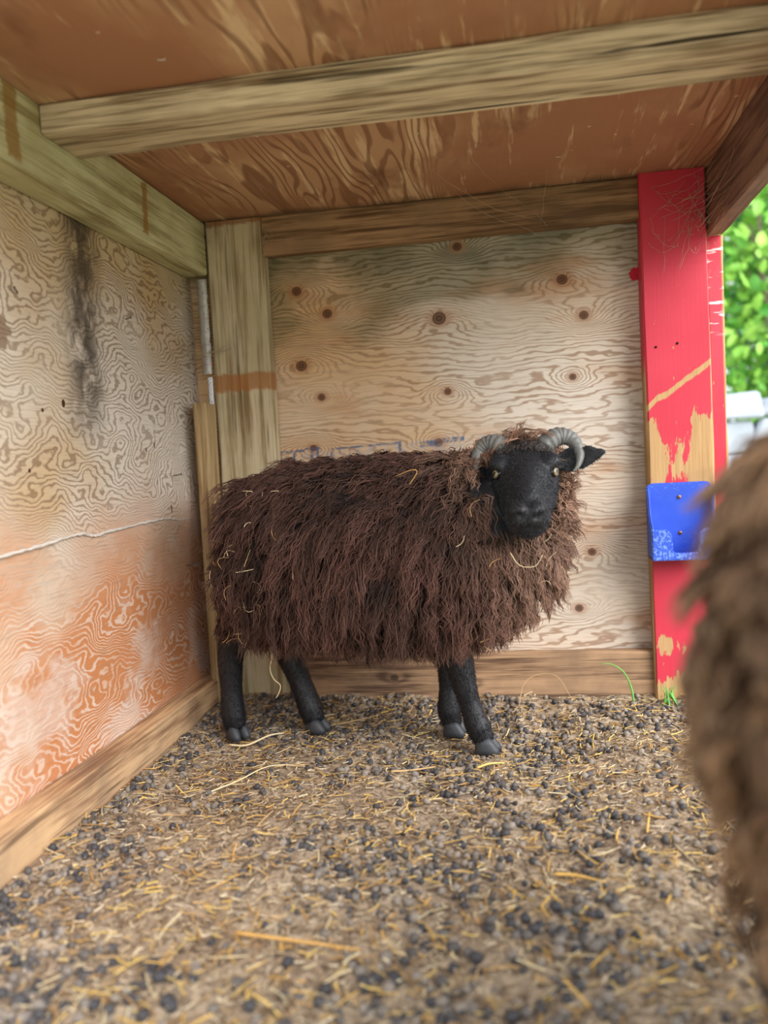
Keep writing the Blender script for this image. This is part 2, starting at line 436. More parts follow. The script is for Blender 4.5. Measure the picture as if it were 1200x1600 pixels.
# ------------------------------------------------------------------ red post
def red_paint(name, rub=True):
    t = T(name)
    fib = t.noise(t.vec(t.x * 260, t.y * 260, t.z * 7), 1.0, 2, 0.6)
    lon = t.noise(t.vec(t.x * 42, t.y * 42, t.z * 9), 1.0, 4, 0.65)
    wood = t.mix(fib, lin(212, 174, 124), lin(152, 114, 74))
    red = t.mix(t.noise(t.P, 9, 2, 0.5), lin(206, 62, 80), lin(192, 48, 66))
    if rub:
        bare = t.gauss(t.x, t.z, 1.180, .550, .048, .105) * 0.55 + t.gauss(t.x, t.z, 1.072, .535, .040, .080) * 0.55 + t.gauss(t.x, t.z, 1.085, .125, .05, .030) * 0.30 + t.gauss(t.x, t.z, 1.12, .015, .14, .045) * 0.42
        k = bare + lon - 0.30
        mask = t.step(k + t.noise(t.vec(t.x * 150, t.y * 150, t.z * 45), 1.0, 3, 0.6) * 0.28 - 0.14, 0.44, 0.48)
        line = t.m('ABSOLUTE', t.z - (0.655 + (t.x - 1.056) * 0.66 + (t.noise(t.vec(t.x * 22, 0.0, 0.0), 1.0, 2, 0.5) - 0.5) * 0.03))
        scar = 1 - t.step(line + lon * 0.006, 0.008, 0.012)
        mask = t.m('MAXIMUM', mask, scar)
        left = 1 - t.step(t.x + lon * 0.002, 1.0572, 1.0592)
        mask = t.m('MAXIMUM', mask, left * (1 - t.step(t.z, 0.70, 0.78)))
        rgt = t.step(t.x - lon * 0.004, 1.1895, 1.1915)
        mask = t.m('MAXIMUM', mask, rgt)
    else:
        edge = t.step(t.x - lon * 0.006, 1.224, 1.228)
        mask = edge
    spk = t.step(t.noise(t.vec(t.x * 90, t.y * 90, t.z * 40), 1.0, 3, 0.6), 0.70, 0.73)
    mask = t.m('MAXIMUM', mask, spk * 0.8)
    col = t.mix(mask, red, wood)
    if not rub:
        band = t.step(t.noise(t.vec(t.x * 12, 0.0, t.z * 70), 1.0, 3, 0.6), 0.53, 0.60) * t.step(t.z, 0.80, 0.82)
        col = t.mix(band * 0.85, col, lin(222, 214, 214))
    t.bump(fib * 0.6 - mask * 0.6, 0.3, 0.0015)
    return t.out(col, t.mix(mask, (0.5,) * 3 + (1,), (0.85,) * 3 + (1,)), 0.3)

M_red = red_paint('worn_red_paint')
post = empty('red_post', (1.126, -0.030, 0), 'upright wooden post in worn red paint at the right end of the back wall', 'post')
p1 = lumber('post_board', 1.056, 1.194, -0.057, -0.0008, -0.06, ZC - 0.001, M_red, seed=11)
p1.parent = post; p1.matrix_parent_inverse = Matrix.Translation((-1.126, 0.030, 0))
M_red2 = red_paint('red_paint_with_white_scrapes', False)
p2 = lumber('edge_board', 1.1950, 1.235, -0.019, 0.030, -0.06, 1.021, M_red2, seed=12, wobble=0.003)
p2.parent = post; p2.matrix_parent_inverse = Matrix.Translation((-1.126, 0.030, 0))
p2['label'] = 'narrow red edge board with whitish scrapes'
M_hole = plain('dark_hole', lin(50, 20, 20), 0.9)
for (x, z) in ((1.155, 0.095), (1.08, 0.785), (1.125, 0.79)):
    V, F = tube_np([(x, -0.0585, z), (x, -0.0570, z)], [0.0028, 0.0028], 10)
    o = link('nail_head', np_mesh('nail_head', V, F), M_hole, post); o.matrix_parent_inverse = Matrix.Translation((-1.126, 0.030, 0))

# ------------------------------------------------------------------ blue holder screwed to the post
def prism(bm, pts, normal_axis, a0, a1):
    """extrude a 2-D outline along an axis: 0 -> outline in (y,z), 1 -> outline in (x,z), 2 -> (x,y)"""
    def P(u, v, a): return {0: (a, u, v), 1: (u, a, v), 2: (u, v, a)}[normal_axis]
    A = [bm.verts.new(P(u, v, a0)) for u, v in pts]; B = [bm.verts.new(P(u, v, a1)) for u, v in pts]
    bm.faces.new(A); bm.faces.new(B[::-1])
    n = len(pts)
    for i in range(n): bm.faces.new((A[i], A[(i + 1) % n], B[(i + 1) % n], B[i]))

def arc(cx, cy, r, a0, a1, n=7):
    return [(cx + r * math.cos(math.radians(a0 + (a1 - a0) * i / n)), cy + r * math.sin(math.radians(a0 + (a1 - a0) * i / n))) for i in range(n + 1)]

def blue_plastic():
    t = T('scuffed_blue_plastic')
    n = t.noise(t.P, 22, 3, 0.6)
    sc = t.step(t.noise(t.vec(t.x * 130, t.y * 130, t.z * 330), 1.0, 3, 0.7), 0.60, 0.72)
    top = t.step(t.z, 0.44, 0.50) * 0.7 + (1 - t.step(t.z, 0.34, 0.40)) * 0.5
    col = t.mix(n, lin(38, 72, 190), lin(58, 98, 214))
    col = t.mix(sc * top, col, lin(160, 190, 236))
    lip = (1 - t.step(t.y, -.1215, -.1195)) * t.step(t.noise(t.vec(t.x * 210, t.y * 90, t.z * 160), 1.0, 3, 0.7), 0.46, 0.62)
    col = t.mix(lip * 0.7, col, lin(140, 172, 228))
    return t.out(col, 0.42, 0.45)
M_blue = blue_plastic()
HB = Vector((1.117, -0.0575, 0.322))
holder = empty('lick_holder', HB, 'blue plastic wall holder screwed to the red post', 'holder')
def hpart(name, build, mat=M_blue, bev=0.0022):
    bm = bmesh.new(); build(bm); bmesh.ops.recalc_face_normals(bm, faces=bm.faces[:])
    bmesh.ops.bevel(bm, geom=[e for e in bm.edges if e.calc_face_angle(0) > 0.5], offset=bev, segments=2, affect='EDGES', clamp_overlap=True)
    o = link(name, bm_mesh(bm, name), mat, holder); o.matrix_parent_inverse = Matrix.Translation(-HB)
    return o
HX0, HX1, HZ0, HZ1, HY = 1.048, 1.186, 0.324, 0.488, -0.058
def _back(bm): prism(bm, arc(HX1 - .014, HZ1 - .014, .014, 0, 90) + arc(HX0 + .014, HZ1 - .014, .014, 90, 180) + [(HX0, HZ0), (HX1, HZ0)], 1, HY - 0.006, HY)
hpart('back_plate', _back)
side = [(HY, HZ0), (HY - .060, HZ0), (HY - .066, HZ0 + .010), (HY - .066, HZ0 + .066), (HY - .058, HZ0 + .074), (HY - .046, HZ0 + .082), (HY - .034, HZ0 + .096), (HY - .027, HZ0 + .115), (HY - .023, HZ0 + .135), (HY - .014, HZ1 - .012), (HY - .004, HZ1 - .006), (HY, HZ1 - .008)]
hpart('side_wall', lambda bm: prism(bm, side, 0, HX0, HX0 + .006))
hpart('side_wall', lambda bm: prism(bm, side, 0, HX1 - .006, HX1))
hpart('tray_bottom', lambda bm: prism(bm, [(HX0, HY), (HX1, HY), (HX1, HY - .064), (HX0, HY - .064)], 2, HZ0, HZ0 + .007))
fr = [(HX0, HZ0), (HX1, HZ0), (HX1, HZ0 + .066)] + arc(HX1 - .022, HZ0 + .048, .020, 70, 180, 8) + [(HX1 - .044, HZ0 + .016), (HX0 + .044, HZ0 + .016)] + arc(HX0 + .022, HZ0 + .048, .020, 0, 110, 8) + [(HX0, HZ0 + .066)]
hpart('front_lip', lambda bm: prism(bm, fr, 1, HY - .067, HY - .061))
M_screw = plain('rusty_screw', lin(150, 110, 90), 0.45, 0.5, 0.6)
M_dark = plain('dark_recess', lin(30, 22, 20), 0.9)
for z in (0.456, 0.377):
    prof = [(0.0001, -.0025), (.0035, -.0025), (.0045, -.0012), (.0045, 0)]
    V = [(HX0 + .069 + r * math.cos(a), HY - .006 + d, z + r * math.sin(a)) for (r, d) in prof for a in np.linspace(0, 2 * math.pi, 12, endpoint=False)]
    F = [[i * 12 + k, i * 12 + (k + 1) % 12, (i + 1) * 12 + (k + 1) % 12, (i + 1) * 12 + k] for i in range(3) for k in range(12)]
    s_ = link('screw', np_mesh('screw', V, F), M_screw, holder); s_.matrix_parent_inverse = Matrix.Translation(-HB)
    V, F = tube_np([(HX0 + .069, HY - .0090, z), (HX0 + .069, HY - .0084, z)], [.0014, .0014], 6)
    d_ = link('screw_recess', np_mesh('screw_recess', V, F), M_dark, s_)

# ------------------------------------------------------------------ things on the walls
def silver_tape():
    t = T('crinkled_silver_film')
    n = t.noise(t.vec(t.x * 60, t.y * 60, t.z * 90), 1.0, 3, 0.6)
    red = t.step(t.noise(t.vec(1.0, 2.0, t.z * 70), 1.0, 1, 0.5), 0.64, 0.68) * t.step(t.noise(t.P, 260, 1, 0.5), 0.48, 0.52)
    drk = t.step(t.noise(t.P, 330, 2, 0.5), 0.60, 0.66)
    col = t.mix(n, lin(150, 146, 138), lin(214, 212, 206))
    col = t.mix(drk * 0.7, col, lin(70, 80, 74)); col = t.mix(red, col, lin(210, 60, 70))
    t.bsdf.inputs['Metallic'].default_value = 0.35
    t.bump(n, 0.6, 0.003)
    return t.out(col, 0.38, 0.5)
def strip(name, x0, x1, z0, z1, y, mat, seed, n=26, curl=0.004):
    rs = np.random.default_rng(seed); V = []; F = []
    for i in range(n + 1):
        z = z0 + (z1 - z0) * i / n
        for j in range(4):
            f = j / 3; x = x0 + (x1 - x0) * f + rs.normal(0, .0005)
            V.append((x, y - curl * math.sin(f * math.pi) + rs.normal(0, .0006), z))
    m_ = len(V)
    V += [(a, b + 0.0012, c) for a, b, c in V]
    for i in range(n):
        for j in range(3):
            q = [i * 4 + j, i * 4 + j + 1, i * 4 + j + 5, i * 4 + j + 4]; F += [q, [k + m_ for k in q[::-1]]]
        F += [[i * 4, i * 4 + 4, i * 4 + 4 + m_, i * 4 + m_], [i * 4 + 3, i * 4 + 3 + m_, i * 4 + 7 + m_, i * 4 + 7]]
    return link(name, np_mesh(name, V, F), mat)
tag(strip('silver_strip', 0.036, 0.0595, 0.800, 1.024, -0.050, silver_tape(), 4), 'crinkled silver strip with red flecks hanging in the left corner above the batten', 'strip')
def printed_tape():
    t = T('white_printed_tape')
    d = t.step(t.m('SINE', t.z * 700.0) * t.m('SINE', t.x * 520.0 + 1.2), 0.70, 0.8) * t.step(t.noise(t.P, 120, 1, 0.5), 0.40, 0.5)
    return t.out(t.mix(d, lin(232, 234, 240), lin(50, 52, 60)), 0.5, 0.4)
tag(strip('printed_tape', 0.048, 0.0600, 0.7275, 0.792, -0.052, printed_tape(), 5, 10, 0.001), 'short white tape with small dark marks, just above the corner batten', 'tape')

# the pale splintered split that crosses the left wall, the nails and staples in it
sp = [(-1.28, .447), (-1.05, .452), (-.826, .457), (-.75, .461), (-.68, .4655), (-.62, .4685), (-.585, .469), (-.56, .463), (-.541, .461), (-.50, .4645), (-.42, .466), (-.33, .4685), (-.25, .469), (-.21, .466), (-.17, .4605), (-.12, .460), (-.09, .461)]
sp = smooth_path([(0.0015, a, b) for a, b in sp], 7)
sp[:, 2] += RNG.normal(0, .0008, len(sp))
wid = 0.0034 * (0.55 + 0.6 * vnoise(np.arange(len(sp)) * .6, np.zeros(len(sp)), 9)) * np.clip((-.05 - sp[:, 1]) / .15, .15, 1)
V, F = tube_np(sp, wid, 6)
t = T('raw_splintered_wood')
M_split = t.out(t.mix(t.noise(t.vec(t.x, t.y * 40, t.z * 200), 1.0, 3, 0.7), lin(176, 160, 144), lin(240, 234, 228)), 0.9, 0.1)
link('splintered_crack', np_mesh('splintered_crack', V, F), M_split, wall_left)['label'] = 'pale splintered crack across the plywood'
M_nail = plain('grey_nail', lin(120, 112, 104), 0.4, 0.5, 0.7)
for (y, z, L, dy) in ((-.183, .562, .026, -.012), (-.146, .353, .036, .006), (-.72, .868, .010, -.030), (-.36, .885, .012, .0)):
    V, F = tube_np([(-.004, y, z), (L * .5, y + dy * .5, z + .001), (L, y + dy, z + .003)], [.0013, .0013, .0013], 7)
    V2, F2 = tube_np([(L, y + dy, z + .003), (L + .001, y + dy, z + .003)], [.003, .003], 8)
    link('nail', np_mesh('nail', np.vstack([V, V2]), np.vstack([F, F2 + len(V)])), M_nail, wall_left)
M_staple = plain('white_staple', lin(214, 206, 196), 0.5)
for (x, y) in ((.12, -.93), (.34, -.50), (.62, -.42), (.88, -.22), (.72, -.33), (.95, -.52), (.50, -.95), (.80, -.98), (.30, -.80)):
    a = random.uniform(0, 3.1); c, s = math.cos(a) * .005, math.sin(a) * .005
    V, F = tube_np([(x - c, y - s, ZC + .001), (x - c, y - s, ZC - .0025), (x + c, y + s, ZC - .0025), (x + c, y + s, ZC + .001)], [.0008] * 4, 5)
    link('staple', np_mesh('staple', V, F), M_staple, ceiling)

# cobwebs
def cobweb(name, strands, label, seed, rad=.00030):
    rs = np.random.default_rng(seed); VV = []; FF = []; n = 0
    for (a, b, sag) in strands:
        a, b = np.array(a), np.array(b); ts = np.linspace(0, 1, 9)[:, None]
        P = a + (b - a) * ts; P[:, 2] -= (sag * 4 * ts * (1 - ts))[:, 0]; P[1:-1] += rs.normal(0, .0015, (7, 3))
        V, F = tube_np(P, rad * (0.6 + rs.random(9) * 1.0), 4); VV.append(V); FF.append(F + n); n += len(V)
    return tag(link(name, np_mesh(name, np.vstack(VV), np.vstack(FF)), M_web), label, 'cobweb')
M_web = plain('dusty_cobweb', lin(176, 156, 130), 0.9)
st = [((.66, -.10, 1.150), (.80, -.045, 1.075), .012), ((.80, -.045, 1.075), (.905, -.004, 1.035), .004), ((.70, -.30, 1.157), (.83, -.05, 1.105), .012), ((.83, -.05, 1.105), (.86, -.045, 1.07), .0),
      ((.86, -.16, 1.155), (.845, -.043, 1.075), .005), ((.60, -.30, 1.157), (.84, -.044, 1.085), .02), ((.905, -.004, 1.035), (.912, -.004, 1.01), 0)]
cobweb('cobweb', st, 'long cobweb threads slung from the ceiling to the brown header board', 2)
rs = np.random.default_rng(5); st = []
for i in range(34):
    a = (1.07 + rs.random() * .125, -.060, 0.99 + rs.random() * .16)
    b = (1.1960, -.07 - rs.random() * .22, 1.03 + rs.random() * .115) if i % 2 else (1.07 + rs.random() * .12, -.060 - rs.random() * .03, 0.94 + rs.random() * .2)
    st.append((a, b, rs.random() * .02))
for i in range(40):
    c = np.array((1.185, -.068, 1.05)) + rs.normal(0, 1, 3) * (.012, .012, .05)
    st.append((tuple(c), tuple(c + rs.normal(0, .014, 3)), .003))
cobweb('cobweb', st, 'dusty tangled cobweb in the corner between the red post and the side beam', 3)
rs = np.random.default_rng(6); st = []
for i in range(9): st.append(((.012 + rs.random() * .01, -.12 - rs.random() * .03, .84 + rs.random() * .03), (.085 + rs.random() * .03, -.046, .855 + rs.random() * .03), .010 + rs.random() * .012))
cobweb('cobweb', st, 'small cobweb slung across the left corner in front of the silver strip', 4)
rs = np.random.default_rng(8); st = []
for i in range(40):
    c = np.array((.066, -.050, 1.128)) + rs.normal(0, 1, 3) * (.010, .008, .018)
    st.append((tuple(c), tuple(c + rs.normal(0, .012, 3)), .003))
cobweb('cobweb', st, 'wad of cobweb and dust at the top of the corner post', 5)
st = []
for i in range(30):
    c = np.array((.214, -.046, 1.09)) + rs.normal(0, 1, 3) * (.007, .004, .018)
    st.append((tuple(c), tuple(c + rs.normal(0, .009, 3)), .002))
cobweb('cobweb', st, 'grey cobweb fluff at the left end of the header board', 6)

# ------------------------------------------------------------------ floor and the ground outside
def dirt():
    t = T('trampled_dirt_floor')
    a = t.noise(t.P, 7, 4, 0.6); b = t.noise(t.P, 70, 4, 0.7); c = t.noise(t.P, 260, 3, 0.7)
    col = t.mix(t.step(a, 0.32, 0.68), lin(158, 138, 118), lin(192, 172, 148))
    col = t.mix(t.step(b, 0.40, 0.66) * 0.85, col, lin(98, 78, 60))
    col = t.mix(t.step(c, 0.55, 0.75) * 0.7, col, lin(214, 190, 154))
    t.bump(b + c * 0.6, 0.8, 0.006)
    return t.out(col, 0.95, 0.1)
nx, ny = 190, 190
gx = np.linspace(0.0, 1.85, nx); gy = np.linspace(-1.85, 0.0, ny)
X, Y = np.meshgrid(gx, gy, indexing='ij')
V = np.stack([X, Y, floor_z(X, Y)], -1).reshape(-1, 3)
I = np.arange(nx * ny).reshape(nx, ny)
F = np.stack([I[:-1, :-1], I[1:, :-1], I[1:, 1:], I[:-1, 1:]], -1).reshape(-1, 4)
M_dirt = dirt()
floor = tag(link('floor', np_mesh('floor', V, F), M_dirt), 'trampled brown dirt floor strewn with droppings and straw', kind='structure')

def outdoor_ground():
    t = T('pale_gravel_and_grass')
    a = t.noise(t.P, 1.2, 4, 0.6); b = t.noise(t.P, 30, 4, 0.7)
    col = t.mix(b, lin(170, 160, 146), lin(206, 198, 184))
    col = t.mix(t.step(a, 0.50, 0.58), col, lin(110, 140, 70))
    return t.out(col, 0.95, 0.1)
n = 60
gx = np.linspace(-1, 1, n); gx = np.sign(gx) * np.abs(gx) ** 2.2 * 30 + 0.8
X, Y = np.meshgrid(gx, gx - 0.8, indexing='ij')
Z = -0.055 + 0.02 * vnoise(X * 1.5 + 99, Y * 1.5 + 99, 4)
V = np.stack([X, Y, Z], -1).reshape(-1, 3); I = np.arange(n * n).reshape(n, n)
F = np.stack([I[:-1, :-1], I[1:, :-1], I[1:, 1:], I[:-1, 1:]], -1).reshape(-1, 4)
tag(link('ground', np_mesh('ground', V, F), outdoor_ground()), 'pale ground outside the shelter', kind='structure')

# ------------------------------------------------------------------ sheep
def loft(secs, n=24, expo=2.3):
    """rings of superellipse sections: (centre, a-vector, b-vector)"""
    V = []
    for c, a, b in secs:
        for k in range(n):
            th = 2 * math.pi * k / n; ct, s_ = math.cos(th), math.sin(th)
            V.append(np.asarray(c) + np.asarray(a) * math.copysign(abs(ct) ** (2 / expo), ct) + np.asarray(b) * math.copysign(abs(s_) ** (2 / expo), s_))
    m_ = len(secs)
    F = [[i * n + k, i * n + (k + 1) % n, (i + 1) * n + (k + 1) % n, (i + 1) * n + k] for i in range(m_ - 1) for k in range(n)]
    V = np.array(V); c0 = len(V); V = np.vstack([V, [secs[0][0], secs[-1][0]]])
    for k in range(n):
        F.append([c0, (k + 1) % n, k, k]); F.append([c0 + 1, (m_ - 1) * n + k, (m_ - 1) * n + (k + 1) % n, (m_ - 1) * n + (k + 1) % n])
    return V, [list(dict.fromkeys(f)) for f in F]

def ellipsoid(c, a, b, d, n=14):
    """axes vectors a, b, d"""
    secs = []
    for i in range(n + 1):
        ph = -math.pi / 2 + math.pi * (0.03 + 0.94 * i / n)
        secs.append((np.asarray(c) + np.asarray(d) * math.sin(ph), np.asarray(a) * math.cos(ph), np.asarray(b) * math.cos(ph)))
    return loft(secs, 18, 2.0)

TX = np.array([-.262, -.240, -.202, -.14, -.05, .06, .16, .26, .33, .385, .41])
TCZ = np.array([.395, .395, .392, .389, .384, .383, .384, .387, .392, .394, .394])
THH = np.array([.040, .088, .130, .153, .161, .163, .162, .156, .135, .085, .035])
THW = np.array([.035, .075, .115, .142, .156, .158, .152, .140, .118, .075, .030])

def make_sheep(name, loc, rz, P, label, group=None):
    """P: pose dictionary in the sheep's own frame (x towards the head end, z up)"""
    root = empty(name, loc, label, 'sheep', group); root.rotation_euler = (0, 0, rz)
    slope = P['slope']
    parts = []
    yc = lambda x: slope * x
    xs = np.linspace(TX[0], TX[-1], 30)
    I_ = lambda x, A: np.interp(x, TX, A)
    parts.append(loft([((x, yc(x), I_(x, TCZ)), (0, I_(x, THW), 0), (0, 0, I_(x, THH))) for x in xs], 32, 2.15))
    for L in P['legs']:
        pts = smooth_path(L['p'], 5); rad = np.interp(np.linspace(0, 1, len(pts)), np.linspace(0, 1, len(L['r'])), L['r'])
        V, F = tube_np(pts, rad, 14); parts.append((V, [list(f) for f in F]))
    pts = smooth_path(P['neck'], 6); rad = np.interp(np.linspace(0, 1, len(pts)), np.linspace(0, 1, len(P['neck_r'])), P['neck_r'])
    V, F = tube_np(pts, rad, 20); parts.append((V, [list(f) for f in F]))
    # head
    O = np.array(P['poll'], float); A = np.array(P['axis'], float); A /= np.linalg.norm(A)
    W = np.array(P['wide'], float); W -= A * (W @ A); W /= np.linalg.norm(W)
    Tn = np.cross(W, A); Tn = Tn if Tn @ np.array(P['front']) > 0 else -Tn
    H = lambda s, w, t: O + A * s * P.get('hlen', 1.0) + W * w + Tn * t
    hs = [(-.022, .026, .022, -.026), (-.008, .046, .046, -.006), (.015, .056, .058, .001), (.040, .060, .064, .004), (.065, .0585, .065, .004), (.090, .052, .060, .001),
          (.115, .0445, .053, -.003), (.140, .039, .045, -.006), (.165, .0365, .039, -.008), (.185, .0355, .034, -.010), (.199, .031, .028, -.013), (.209, .022, .019, -.019), (.214, .010, .009, -.026)]
    parts.append(loft([(H(s, 0, t - d), W * w, Tn * d) for s, w, d, t in hs], 28, 2.35))
    for sg in (-1, 1):
        parts.append(ellipsoid(H(.052, sg * .043, -.014), A * .024, W * .019, Tn * .017))
        parts.append(ellipsoid(H(.055, sg * .030, -.085), A * .048, W * .026, Tn * .034))
        parts.append(ellipsoid(H(.191, sg * .0135, -.015), A * .018, W * .015, Tn * .0105))
        parts.append(ellipsoid(H(.112, sg * .026, -.05), A * .045, W * .020, Tn * .03))
    parts.append(ellipsoid(H(.190, 0, -.058), A * .020, W * .024, Tn * .016))
    parts.append(ellipsoid(H(.10, 0, -.008), A * .08, W * .022, Tn * .012))
    # ears: cupped leaves
    for e in P['ears']:
        b = np.array(e['base']); tip = np.array(e['tip']); up = np.array(e['up'], float); fr_ = np.array(e['front'], float)
        ax = tip - b; Ln = np.linalg.norm(ax); ax /= Ln; up -= ax * (up @ ax); up /= np.linalg.norm(up); fr_ = np.cross(ax, up) * (1 if np.cross(ax, up) @ fr_ > 0 else -1)
        secs = []
        for f, w, c in ((-.14, .010, .0), (0, .013, .002), (.15, .019, .005), (.35, .0235, .007), (.55, .0225, .006), (.75, .017, .004), (.9, .009, .002), (1.0, .003, .0)):
            secs.append((f, w, c))
        nseg = 9; Ve = []; Fe = []
        for f, w, c in secs:
            for side_ in (1, -1):
                for k in range(nseg):
                    q = (k / (nseg - 1) * 2 - 1) * side_
                    Ve.append(b + ax * Ln * f + up * w * q - fr_ * c * (1 - q * q) * 1.3 + fr_ * side_ * .0035 * (1 - q ** 4 * .75))
        R_ = nseg * 2
        for i in range(len(secs) - 1):
            for k in range(R_): Fe.append([i * R_ + k, i * R_ + (k + 1) % R_, (i + 1) * R_ + (k + 1) % R_, (i + 1) * R_ + k])
        Fe.append(list(range(R_))[::-1]); Fe.append([(len(secs) - 1) * R_ + k for k in range(R_)])
        parts.append((np.array(Ve), Fe))
    # union into one continuous surface
    bm = bmesh.new()
    for V, F in parts:
        vs_ = [bm.verts.new(v) for v in V]
        for f in F:
            try: bm.faces.new([vs_[k] for k in f])
            except ValueError: pass
    me = bm_mesh(bm, 'body_src'); tmp = bpy.data.objects.new('tmp', me); COL.objects.link(tmp)
    md = tmp.modifiers.new('r', 'REMESH'); md.mode = 'VOXEL'; md.voxel_size = P.get('voxel', .0032)
    sm = tmp.modifiers.new('s', 'SMOOTH'); sm.factor = 0.5; sm.iterations = 5
    dg = bpy.context.evaluated_depsgraph_get(); dg.update()
    body = bpy.data.meshes.new_from_object(tmp.evaluated_get(dg)); body.name = 'body'
    bpy.data.objects.remove(tmp); bpy.data.meshes.remove(me)
    nv = len(body.vertices)
    co = np.empty(nv * 3, np.float32); body.vertices.foreach_get('co', co); co = co.reshape(-1, 3).astype(float)
    no = np.empty(nv * 3, np.float32); body.vertices.foreach_get('normal', no); no = no.reshape(-1, 3).astype(float)
    # sculpt: eye sockets, nostrils, mouth
    def dent(c, r, d, stretch=None):
        c = co[np.argmin(((co - c) ** 2).sum(1))]
        v = co - c
        if stretch is not None:
            u_, k = stretch; u_ = u_ / np.linalg.norm(u_); v = v - np.outer(v @ u_, u_) * (1 - 1 / k)
        g = np.exp(-(v ** 2).sum(1) / (r * r)); return no * (g * d)[:, None]
    dsp = np.zeros_like(co)
    for sg in (-1, 1):
        dsp -= dent(H(.070, sg * .056, -.022), .0105, .008)
        dsp += dent(H(.057, sg * .053, -.010), .010, .004, (A, 1.0))
        dsp -= dent(H(.2045, sg * .0150, -.0170), .0046, .0100, (W * sg * .8 + Tn * .6, 1.8))
        dsp += dent(H(.196, sg * .0245, -.016), .005, .003)
        dsp -= dent(H(.196, sg * .022, -.045), .0045, .0042, (W * sg + A * -.6, 4.0))
        dsp -= dent(H(.125, sg * .040, -.02), .020, .004)
    dsp -= dent(H(.2075, 0, -.040), .0042, .0045, (W, 3.5))
    dsp -= dent(H(.212, 0, -.028), .0028, .0035, (Tn, 3.0))
    co += dsp
    body.vertices.foreach_set('co', co.astype(np.float32).ravel())
    body.update()
    body.polygons.foreach_set('use_smooth', np.full(len(body.polygons), True))
    # where wool grows
    hd = co - O; s = hd @ A; w = hd @ W; tt = hd @ Tn
    head = (s > P.get('head_s', -.004)) & (s < .25) & (np.abs(w) < .075) & (tt > np.where(s < .06, -.078, -.105)) & (tt < .06)
    for e in P['ears']:
        b = np.array(e['base']); tip = np.array(e['tip']); d = tip - b; tq = np.clip(((co - b) @ d) / (d @ d), -.1, 1.05)
        head |= np.linalg.norm(co - b - tq[:, None] * d, axis=1) < .032
    leg = co[:, 2] < .225
    xx = np.clip(co[:, 0], TX[0], TX[-1])
    tr = np.sqrt(((co[:, 1] - yc(co[:, 0])) / np.interp(xx, TX, THW)) ** 2 + ((co[:, 2] - np.interp(xx, TX, TCZ)) / np.interp(xx, TX, THH)) ** 2)
    tors = (tr < 1.25) & (co[:, 0] > TX[0] - .01) & (co[:, 0] < TX[-1] + .02)
    wool = (~head) & (~leg)
    at = body.attributes.new('wool', 'FLOAT', 'POINT'); at.data.foreach_set('value', wool.astype(np.float32))
    link('body', body, P['skin'], root)
    # ---- fleece strands
    body.calc_loop_triangles()
    tri = np.empty(len(body.loop_triangles) * 3, np.int32); body.loop_triangles.foreach_get('vertices', tri); tri = tri.reshape(-1, 3)
    no = np.empty(nv * 3, np.float32); body.vertices.foreach_get('normal', no); no = no.reshape(-1, 3).astype(float)
    rs = np.random.default_rng(P['seed'])
    def sample(mask, cnt):
        ok = mask[tri].all(1); tr_ = tri[ok]
        a, b, c = co[tr_[:, 0]], co[tr_[:, 1]], co[tr_[:, 2]]
        ar = np.linalg.norm(np.cross(b - a, c - a), axis=1)
        k = rs.choice(len(tr_), cnt, p=ar / ar.sum()); r1 = np.sqrt(rs.random(cnt)); r2 = rs.random(cnt)
        wgt = np.stack([1 - r1, r1 * (1 - r2), r1 * r2], 1)
        p = (co[tr_[k]] * wgt[:, :, None]).sum(1); n_ = (no[tr_[k]] * wgt[:, :, None]).sum(1)
        return p, n_ / np.linalg.norm(n_, axis=1)[:, None]
    NL, M, SG = P['locks'], P['strands'], P.get('seg', 8)
    p, n_ = sample(wool, NL)
    nk = np.array(P['neck'])
    vd = np.min(np.linalg.norm(co[:, None, :] - smooth_path(nk[1:], 3)[None], axis=2), axis=1)
    p2_, n2_ = sample(wool & (vd < .125) & (co[:, 2] > .36), P.get('ruff', 500))
    p = np.vstack([p, p2_]); n_ = np.vstack([n_, n2_]); NL = len(p)
    nd = np.min(np.linalg.norm(p[:, None, :] - smooth_path(nk[1:], 5)[None], axis=2), axis=1)
    kneck = np.clip(1 - (nd - .075) / .05, 0, 1) * (p[:, 2] > .36)
    chest = np.clip((p[:, 0] - .24) / .10, 0, 1)
    top = np.clip(n_[:, 2], 0, 1)
    low = np.clip((.33 - p[:, 2]) / .1, 0, 1)
    Ln = rs.uniform(.060, .145, NL) * P.get('len', 1.0) * (1 - .60 * kneck) * (1 - .38 * chest * (1 - kneck)) * (1 - .05 * top) * (1 - P.get('lowcut', .62) * low) * (1 - .68 * np.clip((-.17 - p[:, 0]) / .07, 0, 1))
    side_ = np.sign(p[:, 1] - yc(p[:, 0])); side_[side_ == 0] = 1
    rs_l = rs.random(NL); G = np.array([0, 0, -1.0]); jit = rs.normal(0, 1, (NL, 3)) * (.22 + .4 * kneck)[:, None]
    cur = p.copy(); path = [cur.copy()]; dirs = []
    for i in range(SG):
        f = (i + .5) / SG
        a_ = np.maximum(.10, (1.0 - 1.9 * f)) * (1 + .8 * kneck)
        b_ = (.45 + 1.5 * f) * (1 - .55 * kneck)
        d = n_ * a_[:, None] + G * b_[:, None] + jit * (.6 + .6 * f)
        d[:, 1] += side_ * top * .55
        d[:, 0] += -(.14 + .95 * top) * (1 - chest) * (1 - kneck) + .18 * chest
        d[:, 2] += top * .35 * (1 - kneck)
        d /= np.linalg.norm(d, axis=1)[:, None]
        cur = cur + d * (Ln / SG)[:, None]
        xx = np.clip(cur[:, 0], TX[0], TX[-1]); hw = np.interp(xx, TX, THW); hh = np.interp(xx, TX, THH); cz = np.interp(xx, TX, TCZ)
